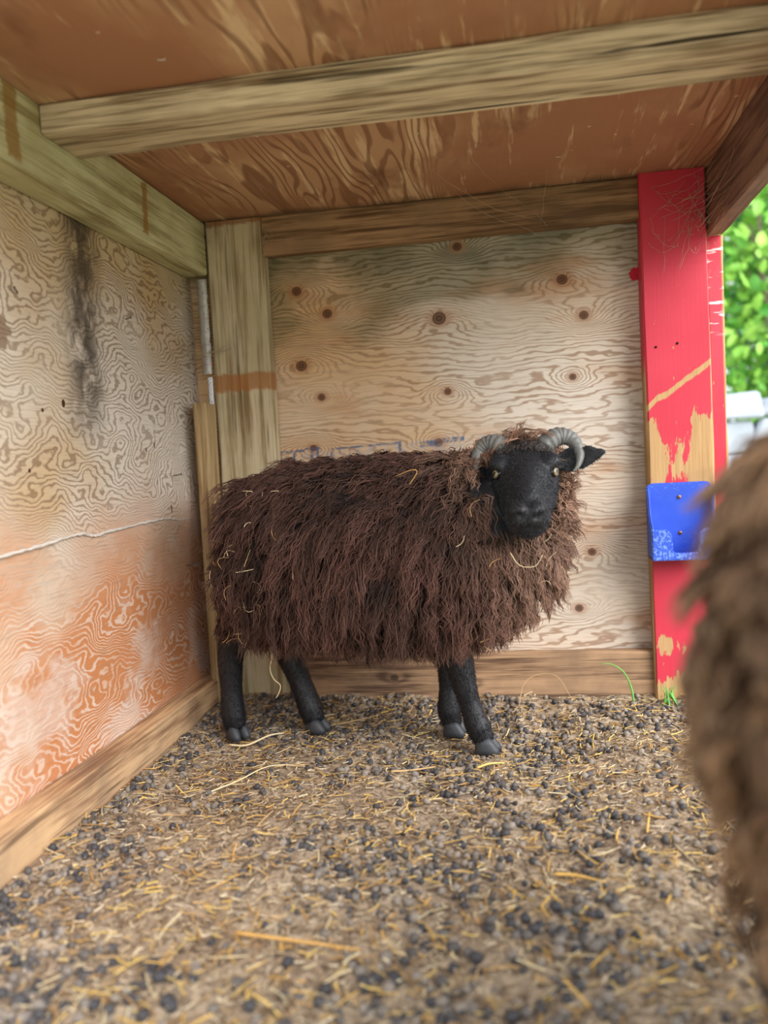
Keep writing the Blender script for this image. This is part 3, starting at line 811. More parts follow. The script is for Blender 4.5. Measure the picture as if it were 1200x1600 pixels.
        ry = (cur[:, 1] - yc(cur[:, 0])) / hw; rz_ = (cur[:, 2] - cz) / hh; r_ = np.sqrt(ry ** 2 + rz_ ** 2)
        lim = (1.03 + .13 * min(1, f * 2)) + rs_l * .10
        push = (r_ < lim) & (cur[:, 0] > TX[0]) & (cur[:, 0] < TX[-1])
        k = np.where(push, lim / np.maximum(r_, .3), 1)
        cur[:, 1] = yc(cur[:, 0]) + ry * hw * k; cur[:, 2] = cz * 1 + rz_ * hh * k
        # keep the face free of wool
        hv = cur - O; s_h = hv @ A; w_h = hv @ W; t_h = hv @ Tn
        inf = (s_h > .0) & (s_h < .215) & (t_h > -.085) & (np.abs(w_h) < .062)
        cur[inf] += np.outer(np.sign(w_h[inf]) * (.066 - np.abs(w_h[inf])), W) * .7 - Tn * .012
        fz = np.array(P.get('floor_clear', .16)); cur[:, 2] = np.maximum(cur[:, 2], fz)
        path.append(cur.copy())
    path = np.stack(path, 1)                                     # NL, SG+1, 3
    tg = np.gradient(path, axis=1); tg /= np.linalg.norm(tg, axis=2)[:, :, None] + 1e-9
    b1 = np.cross(tg, n_[:, None, :]); b1 /= np.linalg.norm(b1, axis=2)[:, :, None] + 1e-6
    b2 = np.cross(b1, tg)
    tt_ = np.linspace(0, 1, SG + 1)
    NS = NL * M
    idx = np.repeat(np.arange(NL), M)
    off = rs.normal(0, 1, (NS, 2)) * P.get('spread', .0085)
    conv = (1 - .55 * tt_ ** .8)[None, :, None]
    ph = (rs.random(NL) * 6.283)[idx] + rs.normal(0, .7, NS); ph2 = (rs.random(NL) * 6.283)[idx] + rs.normal(0, .5, NS)
    lam = rs.uniform(.026, .046, NL)[idx] * (1 - .45 * kneck[idx]); amp = rs.uniform(.0028, .0085, NL)[idx] * rs.uniform(.6, 1.4, NS)
    Lr = Ln[idx] * rs.uniform(.78, 1.05, NS)
    arcs = tt_[None, :] * Lr[:, None] / lam[:, None] * 6.283
    wv1 = (np.sin(arcs + ph[:, None]) * amp[:, None] * (tt_ ** .6)[None, :])[:, :, None]
    wv2 = (np.cos(arcs * .9 + ph2[:, None]) * amp[:, None] * .7 * (tt_ ** .6)[None, :])[:, :, None]
    scl = (Lr / Ln[idx])[:, None, None]
    C = path[idx]; C = C[:, :1] + (C - C[:, :1]) * scl
    C = C + b1[idx] * (off[:, None, :1] * conv + wv1) + b2[idx] * (np.abs(off[:, None, 1:]) * conv * .6 * tt_[None, :, None] + wv2)
    B1 = b1[idx]; B2 = b2[idx]
    rad = P.get('rad', .0010) * rs.uniform(.5, 1.4, NS)[:, None] * np.interp(tt_, [0, .2, .6, .85, 1], [.8, 1.1, 1.0, .75, .25])[None, :]
    ring = []
    for k in range(3):
        a = 2 * math.pi * k / 3
        ring.append(C + B1 * (rad * math.cos(a))[:, :, None] + B2 * (rad * math.sin(a))[:, :, None])
    V = np.stack(ring, 2).reshape(-1, 3)                         # NS, SG+1, 3 verts
    base = (np.arange(NS) * (SG + 1) * 3)[:, None, None] + (np.arange(SG) * 3)[None, :, None]
    k0 = np.arange(3)[None, None, :]; k1 = (k0 + 1) % 3
    F = np.stack([base + k0, base + k1, base + 3 + k1, base + 3 + k0], -1).reshape(-1, 4)
    # colour of the wool itself: darker roots, sun-bleached tips, fawn neck
    c0, c1, c2, c3 = (np.array(P['wool'][i][:3]) for i in range(4))
    u = np.clip(rs.normal(.38, .30, NL)[idx] + rs.normal(0, .32, NS) + ((vnoise(p[:, 0] * 16 + 40, p[:, 2] * 9 + p[:, 1] * 5 + 40, 6) - .5) * 1.0)[idx], 0, 1)[:, None, None]
    cs = c0 * (1 - u) + c1 * u
    tip = (np.clip(tt_ * 1.25 - .35, 0, 1) ** 1.3)[None, :, None] * P.get('tip', .6)
    cs = cs * (1 - tip) + c2 * tip
    kk = np.clip(np.maximum(kneck * .80, chest * .38)[idx] * rs.uniform(.4, 1.2, NS), 0, 1)[:, None, None]; cs = cs * (1 - kk) + c3 * kk
    cs = np.repeat(cs, 3, axis=1).reshape(-1, 3) if cs.shape[1] == SG + 1 else cs
    fl = link('fleece', np_mesh('fleece', V, F, True, cs), P['wool_mat'], root)
    fl['kind'] = 'stuff'; fl['label'] = P['fleece_label']
    # ---- short coat on face and legs
    short = ~wool
    pc, nc = sample(short, P.get('coat', 42000)); K = len(pc)
    hv = pc - O; on_head = (np.linalg.norm(hv - A * .09, axis=1) < .20)
    tdir = np.where(on_head[:, None], A[None] * -0.15 + (A * .9)[None], np.array([[0, 0, -1.0]]))
    d = nc * .45 + tdir * .9 + rs.normal(0, .22, (K, 3)); d /= np.linalg.norm(d, axis=1)[:, None]
    s_ = hv @ A; tuft = on_head & (s_ < .035) & (np.abs(hv @ W) < .05)
    L_ = np.where(tuft, rs.uniform(.010, .020, K), rs.uniform(.004, .008, K))
    d[tuft] = nc[tuft] * .8 + rs.normal(0, .45, (tuft.sum(), 3)) + A * .3; d /= np.linalg.norm(d, axis=1)[:, None]
    sd = np.cross(d, nc + rs.normal(0, .4, (K, 3))); sd /= np.linalg.norm(sd, axis=1)[:, None] + 1e-9
    wd = np.where(tuft, .0008, .0006)[:, None]
    q0 = pc - nc * .0008
    V = np.stack([q0 - sd * wd, q0 + sd * wd, q0 + np.cross(sd, d) * wd, q0 + d * L_[:, None]], 1).reshape(-1, 3)
    b4 = (np.arange(K) * 4)[:, None]
    F = np.concatenate([b4 + np.array([[0, 1, 3]]), b4 + np.array([[1, 2, 3]]), b4 + np.array([[2, 0, 3]])])
    cc = np.where(tuft[:, None], np.array([[.030, .018, .014]]), np.array([P['coat_col']])) * rs.uniform(.5, 1.5, (K, 1))
    ct = link('coat', np_mesh('coat', V, F, True, np.repeat(cc, 4, 0)), P['coat_mat'], root); ct['kind'] = 'stuff'; ct['label'] = 'short black hair on face and legs'
    # ---- eyes
    for sg in (-1, 1):
        V, F = [], []
        nn, mm = 14, 20
        for i in range(nn + 1):
            thx = math.pi * i / nn
            for k in range(mm):
                a = 2 * math.pi * k / mm; r = .0108 * (1 + (.05 if thx < .8 else 0))
                V.append((r * math.sin(thx) * math.cos(a), r * math.sin(thx) * math.sin(a), r * math.cos(thx)))
        F = [[i * mm + k, i * mm + (k + 1) % mm, (i + 1) * mm + (k + 1) % mm, (i + 1) * mm + k] for i in range(nn) for k in range(mm)]
        e = link('eye', np_mesh('eye', V, F), P['eye_mat'], root, H(.070, sg * .0475, -.0240))
        outw = Vector(W * sg * .72 + Tn * .36 + A * .42); e.rotation_mode = 'QUATERNION'
        zq = outw.normalized(); xq = Vector(A).cross(zq).normalized(); yq = zq.cross(xq)
        e.rotation_quaternion = Matrix((xq, yq, zq)).transposed().to_quaternion()
    # ---- horns
    for hpts, hr in P['horns']:
        pp = smooth_path(np.array(hpts), 20); f = np.linspace(0, 1, len(pp))
        rr = np.interp(f, np.linspace(0, 1, len(hr)), hr) * (1 + .06 * np.sin(f * 105) * (1 - f * .8))
        V, F = tube_np(pp, rr, 18)
        link('horn', np_mesh('horn', V, F), P['horn_mat'], root)
    # ---- hooves: two claws to a foot
    for L in P['legs']:
        tip_ = np.array(L['p'][-1]); hd_ = np.array(L['toe'], float); hd_ /= np.linalg.norm(hd_); sx = np.array([-hd_[1], hd_[0], 0])
        Vs, Fs, nn = [], [], 0
        for sg in (-1, 1):
            c = np.array([tip_[0], tip_[1], 0]) + sx * sg * .0115
            secs = []
            for z, fl_, bl, wd_ in ((.0, .031, -.019, .0115), (.010, .028, -.018, .0115), (.020, .021, -.017, .011), (.031, .013, -.014, .009)):
                secs.append((c + hd_ * (fl_ + bl) / 2 + np.array([0, 0, z + .001]), hd_ * (fl_ - bl) / 2, sx * wd_))
            V, F = loft(secs, 14, 2.2); Vs.append(V); Fs += [[k + nn for k in ff] for ff in F]; nn += len(V)
        bm = bmesh.new(); vv = [bm.verts.new(v) for v in np.vstack(Vs)]
        for ff in Fs: bm.faces.new([vv[k] for k in ff])
        link('hoof', bm_mesh(bm, 'hoof', True), P['hoof_mat'], root)
    return root, C, n_[idx]

def skin_mat(name, black, under):
    t = T(name); a = t.attr('wool'); f = S(t, a.outputs['Fac'])
    n = t.noise(t.P, 420, 3, 0.7)
    col = t.mix(f, t.mix(n, black, tuple(x * 1.8 for x in black[:3]) + (1,)), under)
    t.bump(t.noise(t.P, 700, 2, 0.7), 0.35, 0.002)
    return t.out(col, 0.42, 0.45)
def strand_mat(name, rough=0.55, spec=0.3, sheen=0.0):
    t = T(name); a = t.attr('col')
    t.bsdf.inputs['Sheen Weight'].default_value = sheen
    return t.out(a.outputs['Color'], rough, spec)
def horn_mat():
    t = T('ridged_grey_horn')
    n = t.noise(t.P, 90, 3, 0.6)
    col = t.mix(n, lin(66, 64, 62), lin(136, 136, 132))
    t.bump(n, 0.4, 0.002)
    return t.out(col, 0.45, 0.4)
def eye_mat():
    t = T('amber_sheep_eye')
    r = t.m('SQRT', t.x * t.x + t.y * t.y)
    iris = 1 - t.step(r, .0070, .0078)
    pup = t.box(t.x, t.y, -.0046, .0046, -.0022, .0022, .0008)
    col = t.mix(iris * t.step(t.z, 0, .002), lin(24, 19, 17), lin(134, 118, 92))
    col = t.mix(pup * t.step(t.z, 0, .002), col, (.004, .004, .005, 1))
    return t.out(col, 0.08, 0.6)
M_skin = skin_mat('black_short_coat_skin', (.010, .010, .012, 1), (.020, .011, .008, 1))
M_wool = strand_mat('dark_brown_wool', .62, .25)
M_coat = strand_mat('short_black_hair', .36, .65)
M_horn = horn_mat(); M_eye = eye_mat(); M_hoof = plain('grey_black_hoof', lin(58, 60, 64), .5, .4)

SO = np.array([.42, -.31, 0])
def wl(x, y, z): return tuple(np.array([x, y, z]) - SO)
pollw = np.array([.786, -.405, .578])
def hz(dx, dy, dz): return tuple(pollw + np.array([dx, dy, dz]) - SO)
pose1 = dict(slope=-.11, seed=21, locks=2950, strands=11, seg=7, rad=.00080, ruff=420, spread=.0105, voxel=.0035,
    legs=[
        dict(p=[wl(.635, -.385, .34), wl(.640, -.385, .24), wl(.648, -.386, .165), wl(.662, -.388, .10), wl(.676, -.388, .052), wl(.688, -.388, .022)], r=[.050, .032, .0265, .0195, .0245, .020], toe=(1, -.15, 0)),
        dict(p=[wl(.622, -.285, .34), wl(.618, -.286, .24), wl(.616, -.287, .165), wl(.613, -.287, .10), wl(.612, -.287, .052), wl(.618, -.287, .022)], r=[.050, .032, .0250, .0190, .0245, .020], toe=(1, -.25, 0)),
        dict(p=[wl(.235, -.34, .36), wl(.190, -.322, .25), wl(.160, -.312, .19), wl(.154, -.309, .11), wl(.154, -.308, .05), wl(.159, -.308, .022)], r=[.075, .042, .0275, .0225, .0255, .021], toe=(.75, -.66, 0)),
        dict(p=[wl(.24, -.23, .36), wl(.245, -.245, .25), wl(.262, -.255, .19), wl(.292, -.262, .11), wl(.312, -.266, .05), wl(.322, -.267, .022)], r=[.075, .048, .0310, .0230, .0260, .021], toe=(.95, -.3, 0)),
    ],
    neck=[wl(.66, -.335, .43), wl(.74, -.345, .475), wl(.775, -.362, .525), wl(.785, -.385, .550)], neck_r=[.13, .110, .082, .058],
    poll=hz(0, 0, .013), hlen=.95, axis=(.012, -.83, -.56), wide=(1, .03, 0), front=(0, -.56, .83),
    ears=[dict(base=hz(.052, .010, -.030), tip=hz(.146, .000, -.012), up=(0, 0, 1), front=(.1, -1, -.1)),
          dict(base=hz(-.048, .006, -.022), tip=hz(-.070, -.020, -.060), up=(.45, .2, .6), front=(-.4, -.8, .2))],
    horns=[([hz(.026, .012, -.012), hz(.044, .012, .010), hz(.066, .022, .0195), hz(.088, .022, .012), hz(.100, .010, -.012), hz(.096, -.006, -.034), hz(.086, -.012, -.046)], [.019, .0185, .017, .014, .0095, .005, .0015]),
           ([hz(-.026, .012, -.012), hz(-.044, .012, .008), hz(-.064, .020, .013), hz(-.082, .020, .001), hz(-.091, .008, -.022), hz(-.092, -.004, -.042), hz(-.091, -.008, -.052)], [.019, .0185, .017, .014, .0095, .005, .0015])],
    skin=M_skin, wool_mat=M_wool, coat_mat=M_coat, coat_col=(.018, .020, .028), eye_mat=M_eye, horn_mat=M_horn, hoof_mat=M_hoof,
    wool=(lin(18, 14, 13), lin(96, 65, 56), lin(146, 106, 90), lin(184, 144, 120)), tip=.42, fleece_label='long wavy dark brown fleece')
sheep1, strandsC, strandsN = make_sheep('sheep', tuple(SO), 0, pose1, 'dark brown long-fleeced sheep with black face and curled horns, facing the camera')

# the second sheep stands close by on the right, rump towards the shelter
pose2 = dict(pose1)
def q(x, y, z): return (x, y, z)
pose2.update(slope=0.0, seed=33, locks=1500, strands=7, seg=5, ruff=80, lowcut=.25, len=.82, voxel=.006, rad=.0019, coat=5000, spread=.010,
    legs=[
        dict(p=[q(.22, -.07, .34), q(.22, -.07, .24), q(.225, -.068, .165), q(.225, -.066, .10), q(.225, -.066, .052), q(.232, -.066, .022)], r=[.050, .032, .0265, .0195, .0245, .020], toe=(1, 0, 0)),
        dict(p=[q(.22, .07, .34), q(.22, .07, .24), q(.21, .068, .165), q(.205, .066, .10), q(.205, .066, .052), q(.21, .066, .022)], r=[.050, .032, .0250, .0190, .0245, .020], toe=(1, 0, 0)),
        dict(p=[q(-.17, -.08, .36), q(-.20, -.075, .25), q(-.225, -.07, .19), q(-.215, -.066, .11), q(-.205, -.064, .05), q(-.20, -.064, .022)], r=[.075, .045, .0275, .0225, .0255, .021], toe=(1, 0, 0)),
        dict(p=[q(-.15, .08, .36), q(-.18, .075, .25), q(-.20, .07, .19), q(-.185, .066, .11), q(-.175, .064, .05), q(-.168, .064, .022)], r=[.075, .048, .0310, .0230, .0260, .021], toe=(1, 0, 0)),
    ],
    neck=[q(.28, 0, .44), q(.35, 0, .50), q(.40, 0, .56), q(.425, 0, .585)], neck_r=[.13, .105, .08, .055],
    poll=(.43, 0, .61), axis=(.78, 0, -.62), wide=(0, 1, 0), front=(.6, 0, .8),
    ears=[dict(base=(.425, .052, .585), tip=(.40, .145, .575), up=(0, 0, 1), front=(1, 0, 0)), dict(base=(.425, -.052, .585), tip=(.40, -.145, .575), up=(0, 0, 1), front=(1, 0, 0))],
    horns=[([(.425, s * .026, .600), (.420, s * .044, .622), (.405, s * .066, .632), (.395, s * .088, .622), (.400, s * .100, .60), (.415, s * .096, .576), (.424, s * .086, .564)], [.019, .0185, .017, .014, .0095, .005, .0015]) for s in (1, -1)],
    wool=(lin(84, 60, 44), lin(140, 104, 76), lin(190, 154, 122), lin(190, 154, 120)), tip=.55, fleece_label='lighter brown woolly fleece',
    wool_mat=strand_mat('tan_brown_wool', .7, .2), skin=skin_mat('brown_undercoat_skin', (.012, .011, .011, 1), lin(84, 62, 46)))
fg_sheep, _c, _n = make_sheep('sheep', (1.181, -1.43, -.010), 0.0, pose2, 'second, lighter brown sheep close to the camera, cut off by the right edge')
fg_sheep.scale = (1.10, 1.10, 1.10)

# ------------------------------------------------------------------ droppings, straw and chaff
def in_view(p):
    v = np.asarray(p) - np.array(CAM); d = v @ np.array(FWD)
    return 600 + 1287 * (v @ np.array(RIGHT)) / d, 800 - 1287 * (v @ np.array(UP)) / d, d
rs = np.random.default_rng(77)
def density(x, y):
    c = vnoise(x * 6, y * 6, 12) * .6 + vnoise(x * 14, y * 14, 13) * .4
    edge = np.exp(-((x - .05) / .22) ** 2) * .60 + np.exp(-((y + .05) / .16) ** 2) * .35
    return np.clip((c - .34) * 1.9 + edge, .10, 1)
N0 = 19000
px = rs.uniform(.052, 1.75, N0); py = rs.uniform(-1.8, -.047, N0)
keep = rs.random(N0) < density(px, py)
px, py = px[keep], py[keep]
feet = np.array([(.69, -.388), (.618, -.287), (.159, -.308), (.322, -.267), (1.415, -1.496), (1.40, -1.364), (.99, -1.494), (1.02, -1.366)])
dm = np.min(np.hypot(px[:, None] - feet[None, :, 0], py[:, None] - feet[None, :, 1]), 1)
ok = (dm > .036) & ~((px > 1.04) & (py > -.075)) & ~((px < .075) & (py > -.13))
px, py = px[ok], py[ok]
size = rs.uniform(.0036, .0068, len(px)) * (1 + .25 * rs.random(len(px)))
pz = floor_z(px, py) + size * .50
order = np.argsort(np.hypot(px - CAM[0], py - CAM[1]))
def ico(sub):
    bm = bmesh.new(); bmesh.ops.create_icosphere(bm, subdivisions=sub, radius=1.0)
    bm.verts.ensure_lookup_table(); V = np.array([v.co[:] for v in bm.verts]); F = np.array([[v.index for v in f.verts] for f in bm.faces]); bm.free(); return V, F
IV, IF = ico(2)
def blob(seed):
    r = np.random.default_rng(seed); V = IV * np.array([1, .88, .82]) 
    k = r.normal(0, 1, (5, 3)); 
    for kk in k: V = V * (1 + .06 * np.sin(IV @ kk * 2.4 + kk[0]))[:, None]
    return V
def drop_mat():
    t = T('dark_grey_sheep_dropping')
    info = t.N.new('ShaderNodeObjectInfo')
    a = t.attr('col'); g = S(t, a.outputs['Fac']); rnd = S(t, info.outputs['Random'])
    n = t.noise(t.P, 1.0, 1, 0.5)
    col = t.mix(t.step(t.m('MAXIMUM', g, rnd * 0.0 + g), 0, 1), lin(62, 60, 63), lin(140, 128, 116))
    return t.out(col, 0.62, 0.35)
def drop_mat2():
    t = T('dark_grey_dropping_single')
    info = t.N.new('ShaderNodeObjectInfo'); rnd = S(t, info.outputs['Random'])
    col = t.mix(t.step(rnd, 0.2, 1.1), lin(62, 60, 63), lin(140, 128, 116))
    return t.out(col, 0.62, 0.35)
blobs = [blob(i) for i in range(6)]
M_drop2 = drop_mat2()
bmeshes = [np_mesh('dropping', b, IF) for b in blobs]
for m_ in bmeshes: m_.materials.append(M_drop2)
def rotm(n, r):
    q_ = r.normal(0, 1, (n, 4)); q_ /= np.linalg.norm(q_, axis=1)[:, None]; w, x, y, z = q_.T
    return np.stack([1 - 2 * (y * y + z * z), 2 * (x * y - z * w), 2 * (x * z + y * w), 2 * (x * y + z * w), 1 - 2 * (x * x + z * z), 2 * (y * z - x * w), 2 * (x * z - y * w), 2 * (y * z + x * w), 1 - 2 * (x * x + y * y)], 1).reshape(n, 3, 3)
cnt = 0; rest = []
for i in order:
    u, v, d = in_view((px[i], py[i], pz[i]))
    if cnt < 300 and 0 < u < 1100 and 900 < v < 1590:
        o = bpy.data.objects.new('dropping', bmeshes[cnt % 6]); COL.objects.link(o)
        o.location = (px[i], py[i], pz[i]); o.scale = (size[i] * 1.12,) * 3
        o.rotation_euler = (rs.uniform(-.4, .4), rs.uniform(-.4, .4), rs.uniform(0, 6.28))
        tag(o, 'small dark round sheep dropping on the near part of the dirt floor', 'dropping', 'sheep droppings on the near floor'); cnt += 1
    elif d > 0.2: rest.append(i)
rest = np.array(rest); nr = len(rest)
IV1, IF1 = ico(1); 
R_ = rotm(nr, rs); bl = IV1 * np.array([1.15, .92, .88])
V = np.einsum('nij,vj->nvi', R_, bl) * size[rest][:, None, None]
V = V * (1 + rs.normal(0, .06, (nr, len(bl), 1))) + np.stack([px[rest], py[rest], pz[rest]], 1)[:, None, :]
F = (np.arange(nr) * len(bl))[:, None, None] + IF1[None]
g = np.repeat(rs.random(nr) ** 1.3, len(bl))[:, None] * np.ones((1, 3))
tag(link('scattered_droppings', np_mesh('scattered_droppings', V.reshape(-1, 3), F.reshape(-1, 3), True, g), drop_mat()), 'countless small dark droppings spread over the floor further back', 'droppings', kind='stuff')

STRAW = [lin(222, 178, 96), lin(206, 160, 92), lin(226, 206, 164), lin(190, 156, 110), lin(168, 130, 84), lin(234, 198, 116)]
def straw_mesh(name, L, w, bend, seed, mat):
    r = np.random.default_rng(seed); n = 5
    t_ = np.linspace(-.5, .5, n); a = np.stack([t_ * L, bend * L * (.25 - t_ ** 2) * 4 * .25 + r.normal(0, .01, n) * L, np.abs(r.normal(0, .012, n)) * L], 1)
    wv = np.array([.7, 1, 1, 1, .7]) * w
    V = []
    for i in range(n): V += [a[i] + (0, wv[i], 0), a[i] + (0, 0, wv[i] * .7), a[i] + (0, -wv[i], 0), a[i] + (0, 0, -wv[i] * .5)]
    F = [[i * 4 + k, i * 4 + (k + 1) % 4, (i + 1) * 4 + (k + 1) % 4, (i + 1) * 4 + k] for i in range(n - 1) for k in range(4)] + [[3, 2, 1, 0], [n * 4 - 4, n * 4 - 3, n * 4 - 2, n * 4 - 1]]
    me = np_mesh(name, V, F); me.materials.append(mat); return me
M_straw = [plain('straw_%s' % nme, c, .6, .3, 0, .08, 200) for nme, c in zip(('golden', 'tan', 'pale', 'dull', 'brown', 'yellow'), STRAW)]
smesh = [straw_mesh('straw', 1.0, rs.uniform(.022, .045), rs.uniform(-.5, .5), k, M_straw[k % 6]) for k in range(18)]
N1 = 1500
sx_ = rs.uniform(.06, 1.7, N1); sy_ = rs.uniform(-1.8, -.05, N1)
dm = np.min(np.hypot(sx_[:, None] - feet[None, :, 0], sy_[:, None] - feet[None, :, 1]), 1)
ok = (dm > .05) & ~((sx_ > 1.02) & (sy_ > -.10)) & ~((sx_ < .09) & (sy_ > -.15)); sx_, sy_ = sx_[ok], sy_[ok]
order = np.argsort(np.hypot(sx_ - CAM[0], sy_ - CAM[1])); cnt = 0; rest = []
for i in order:
    u, v, d = in_view((sx_[i], sy_[i], 0))
    if cnt < 300 and 0 < u < 1110 and 900 < v < 1595:
        o = bpy.data.objects.new('straw_piece', smesh[cnt % 18]); COL.objects.link(o)
        L = min(.060, .014 + rs.exponential(.011)); o.location = (sx_[i], sy_[i], float(floor_z(sx_[i], sy_[i])) + .0045 + .003 * rs.random())
        o.scale = (L, max(L, .022) * .75, max(L, .022) * .75); o.rotation_euler = (rs.uniform(-.3, .3), rs.normal(0, .13), rs.uniform(0, 6.28))
        tag(o, 'short piece of dry straw lying on the near part of the floor', 'straw', 'straw pieces on the near floor'); cnt += 1
    else: rest.append(i)

def slivers(cx, cy, L, w, lift, cols, r):
    n = len(cx); a = r.uniform(0, 6.28, n); tl = r.normal(0, .16, n)
    d = np.stack([np.cos(a) * np.cos(tl), np.sin(a) * np.cos(tl), np.sin(tl)], 1); s_ = np.stack([-np.sin(a), np.cos(a), np.zeros(n)], 1)
    c = np.stack([cx, cy, floor_z(cx, cy) + lift], 1); bd = r.normal(0, .10, n)[:, None] * s_ * L[:, None]
    up = np.array([0, 0, 1.0])
    rows = []
    for f, b in ((-.5, 0), (0, 1), (.5, 0)):
        m_ = c + d * (L * f)[:, None] + bd * b
        rows.append(np.stack([m_ + s_ * w[:, None], m_ + up * (w * .8)[:, None], m_ - s_ * w[:, None]], 1))
    V = np.stack(rows, 1).reshape(-1, 3)
    b0 = (np.arange(n) * 9)[:, None, None] + (np.arange(2) * 3)[None, :, None]; k = np.arange(3)[None, None, :]
    F = np.stack([b0 + k, b0 + (k + 1) % 3, b0 + 3 + (k + 1) % 3, b0 + 3 + k], -1).reshape(-1, 4)
    return V, F, np.repeat(cols, 9, 0)
pal = np.array(STRAW)[:, :3]
rest = np.array(rest); ex = 5200
cx = np.concatenate([sx_[rest], rs.uniform(.05, 1.7, ex)]); cy = np.concatenate([sy_[rest], rs.uniform(-1.8, -.045, ex)])
V, F, c = slivers(cx, cy, np.minimum(.055, .010 + rs.exponential(.010, len(cx))), rs.uniform(.0007, .0016, len(cx)), .006, pal[rs.integers(0, 6, len(cx))] * rs.uniform(.7, 1.1, (len(cx), 1)), rs)
M_chaff = strand_mat('dry_straw_bits', .75, .2)
tag(link('scattered_straw', np_mesh('scattered_straw', V, F, True, c), M_chaff), 'loose straw scattered thinly over the whole dirt floor', 'straw', kind='stuff')
NC = 32000
cx = rs.uniform(.048, 1.7, NC); cy = rs.uniform(-1.8, -.043, NC)
pal2 = np.array([lin(206, 180, 144), lin(178, 152, 122), lin(150, 124, 98), lin(228, 208, 178), lin(118, 98, 80)])[:, :3]
V, F, c = slivers(cx, cy, rs.uniform(.006, .018, NC), rs.uniform(.0006, .0014, NC), .0026, pal2[rs.integers(0, 5, NC)] * rs.uniform(.7, 1.1, (NC, 1)), rs)
tag(link('chaff', np_mesh('chaff', V, F, True, c), M_chaff), 'fine chopped chaff and fibres covering the dirt floor', 'chaff', kind='stuff')

# single stalks that stand out
def stalk(name, pts, r, mat, label, cat='straw', group=None, n=6):
    P = smooth_path(np.array(pts), 5); f = np.linspace(0, 1, len(P))
    V, F = tube_np(P, r * (1 - .5 * f), n); o = np.array(P[0]); 
    ob = link(name, np_mesh(name, V - o, F), mat, None, tuple(o)); return tag(ob, label, cat, group)
def fz(x, y, h=.006): return (x, y, float(floor_z(x, y)) + h)
stalk('straw_stalk', [fz(.155, -.345), fz(.195, -.350, .010), fz(.235, -.325, .014), fz(.262, -.305, .010)], .0028, M_straw[2], 'long pale straw stalk lying in front of the sheep hind hooves')
stalk('straw_stalk', [fz(.345, -.245), fz(.40, -.225, .012), fz(.45, -.205, .012)], .0016, M_straw[3], 'thin straw stalk behind the forward hind hoof')
stalk('straw_stalk', [fz(.41, -1.02), fz(.49, -1.03, .009), fz(.57, -1.04, .008)], .0028, M_straw[1], 'thick long straw stalk lying flat at the front of the floor')
stalk('straw_stalk', [fz(.525, -.52), fz(.56, -.50, .009), fz(.60, -.475, .007)], .0024, M_straw[3], 'grey-brown stalk lying on the floor below the sheep belly')
stalk('straw_stalk', [fz(.205, -.60), fz(.25, -.56, .012), fz(.29, -.50, .010), fz(.35, -.47, .006)], .0016, M_straw[2], 'long thin curved stalk on the floor near the left baseboard')
stalk('straw_stalk', [fz(.80, -.86), fz(.83, -.865, .010), fz(.865, -.88, .006)], .0026, M_straw[0], 'golden straw stalk lying on the right part of the floor')
stalk('straw_stalk', [fz(.675, -.47), fz(.70, -.465, .009), fz(.725, -.455, .007)], .0026, M_straw[5], 'bright yellow straw lying in front of the forward front hoof')
stalk('straw_stalk', [fz(.75, -.105), (.765, -.085, .05), (.80, -.075, .068), (.84, -.08, .062), fz(.87, -.10, .02)], .0010, M_straw[3], 'thin arched stalk leaning against the bottom board of the back wall')

# straw caught in the fleece
vis = np.where((strandsN[:, 1] < -.5) & (strandsC[:, 4, 2] > .22))[0]
wr = np.random.default_rng(3)
groups = wr.choice(vis, 200, replace=False)
wsel = []
for k in groups:
    p_ = strandsC[k, 5]
    wgt = 1.0 if p_[0] < -.13 else (.55 if (p_[0] > .27) else .10)
    if wr.random() < wgt: wsel.append(k)
wsel = wsel[:46]
for j, k in enumerate(wsel):
    c = strandsC[k, 5] + SO + np.array([0, -.008, .002]) + strandsN[k] * .006
    L = wr.uniform(.014, .040); a = wr.uniform(0, 3.14); d = np.array([math.cos(a), wr.normal(0, .2), math.sin(a)]); e = np.array([-math.sin(a), 0, math.cos(a)])
    b = wr.normal(0, .28)
    stalk('straw_wisp', [c - d * L * .5, c - d * L * .15 + e * L * b, c + d * L * .2 + e * L * b * .8, c + d * L * .5 - e * L * b * .4], wr.uniform(.0005, .0009), M_straw[(2, 3, 2, 1)[j % 4]],
          'thin straw wisp caught in the fleece of the dark brown sheep', 'straw', 'straw wisps caught in the dark fleece', 5)
stalk('straw_wisp', [(.255, -.345, .225), (.262, -.35, .19), (.256, -.352, .16), (.262, -.352, .138), (.275, -.352, .125), (.272, -.352, .11), (.264, -.352, .098)], .0018, M_straw[2], 'long twisted pale wisp hanging down in front of the hind leg')
stalk('straw_wisp', [(.755, -.56, .405), (.77, -.575, .385), (.795, -.575, .383), (.808, -.57, .40)], .0007, M_straw[2], 'curved pale wisp hanging just under the sheep chin')

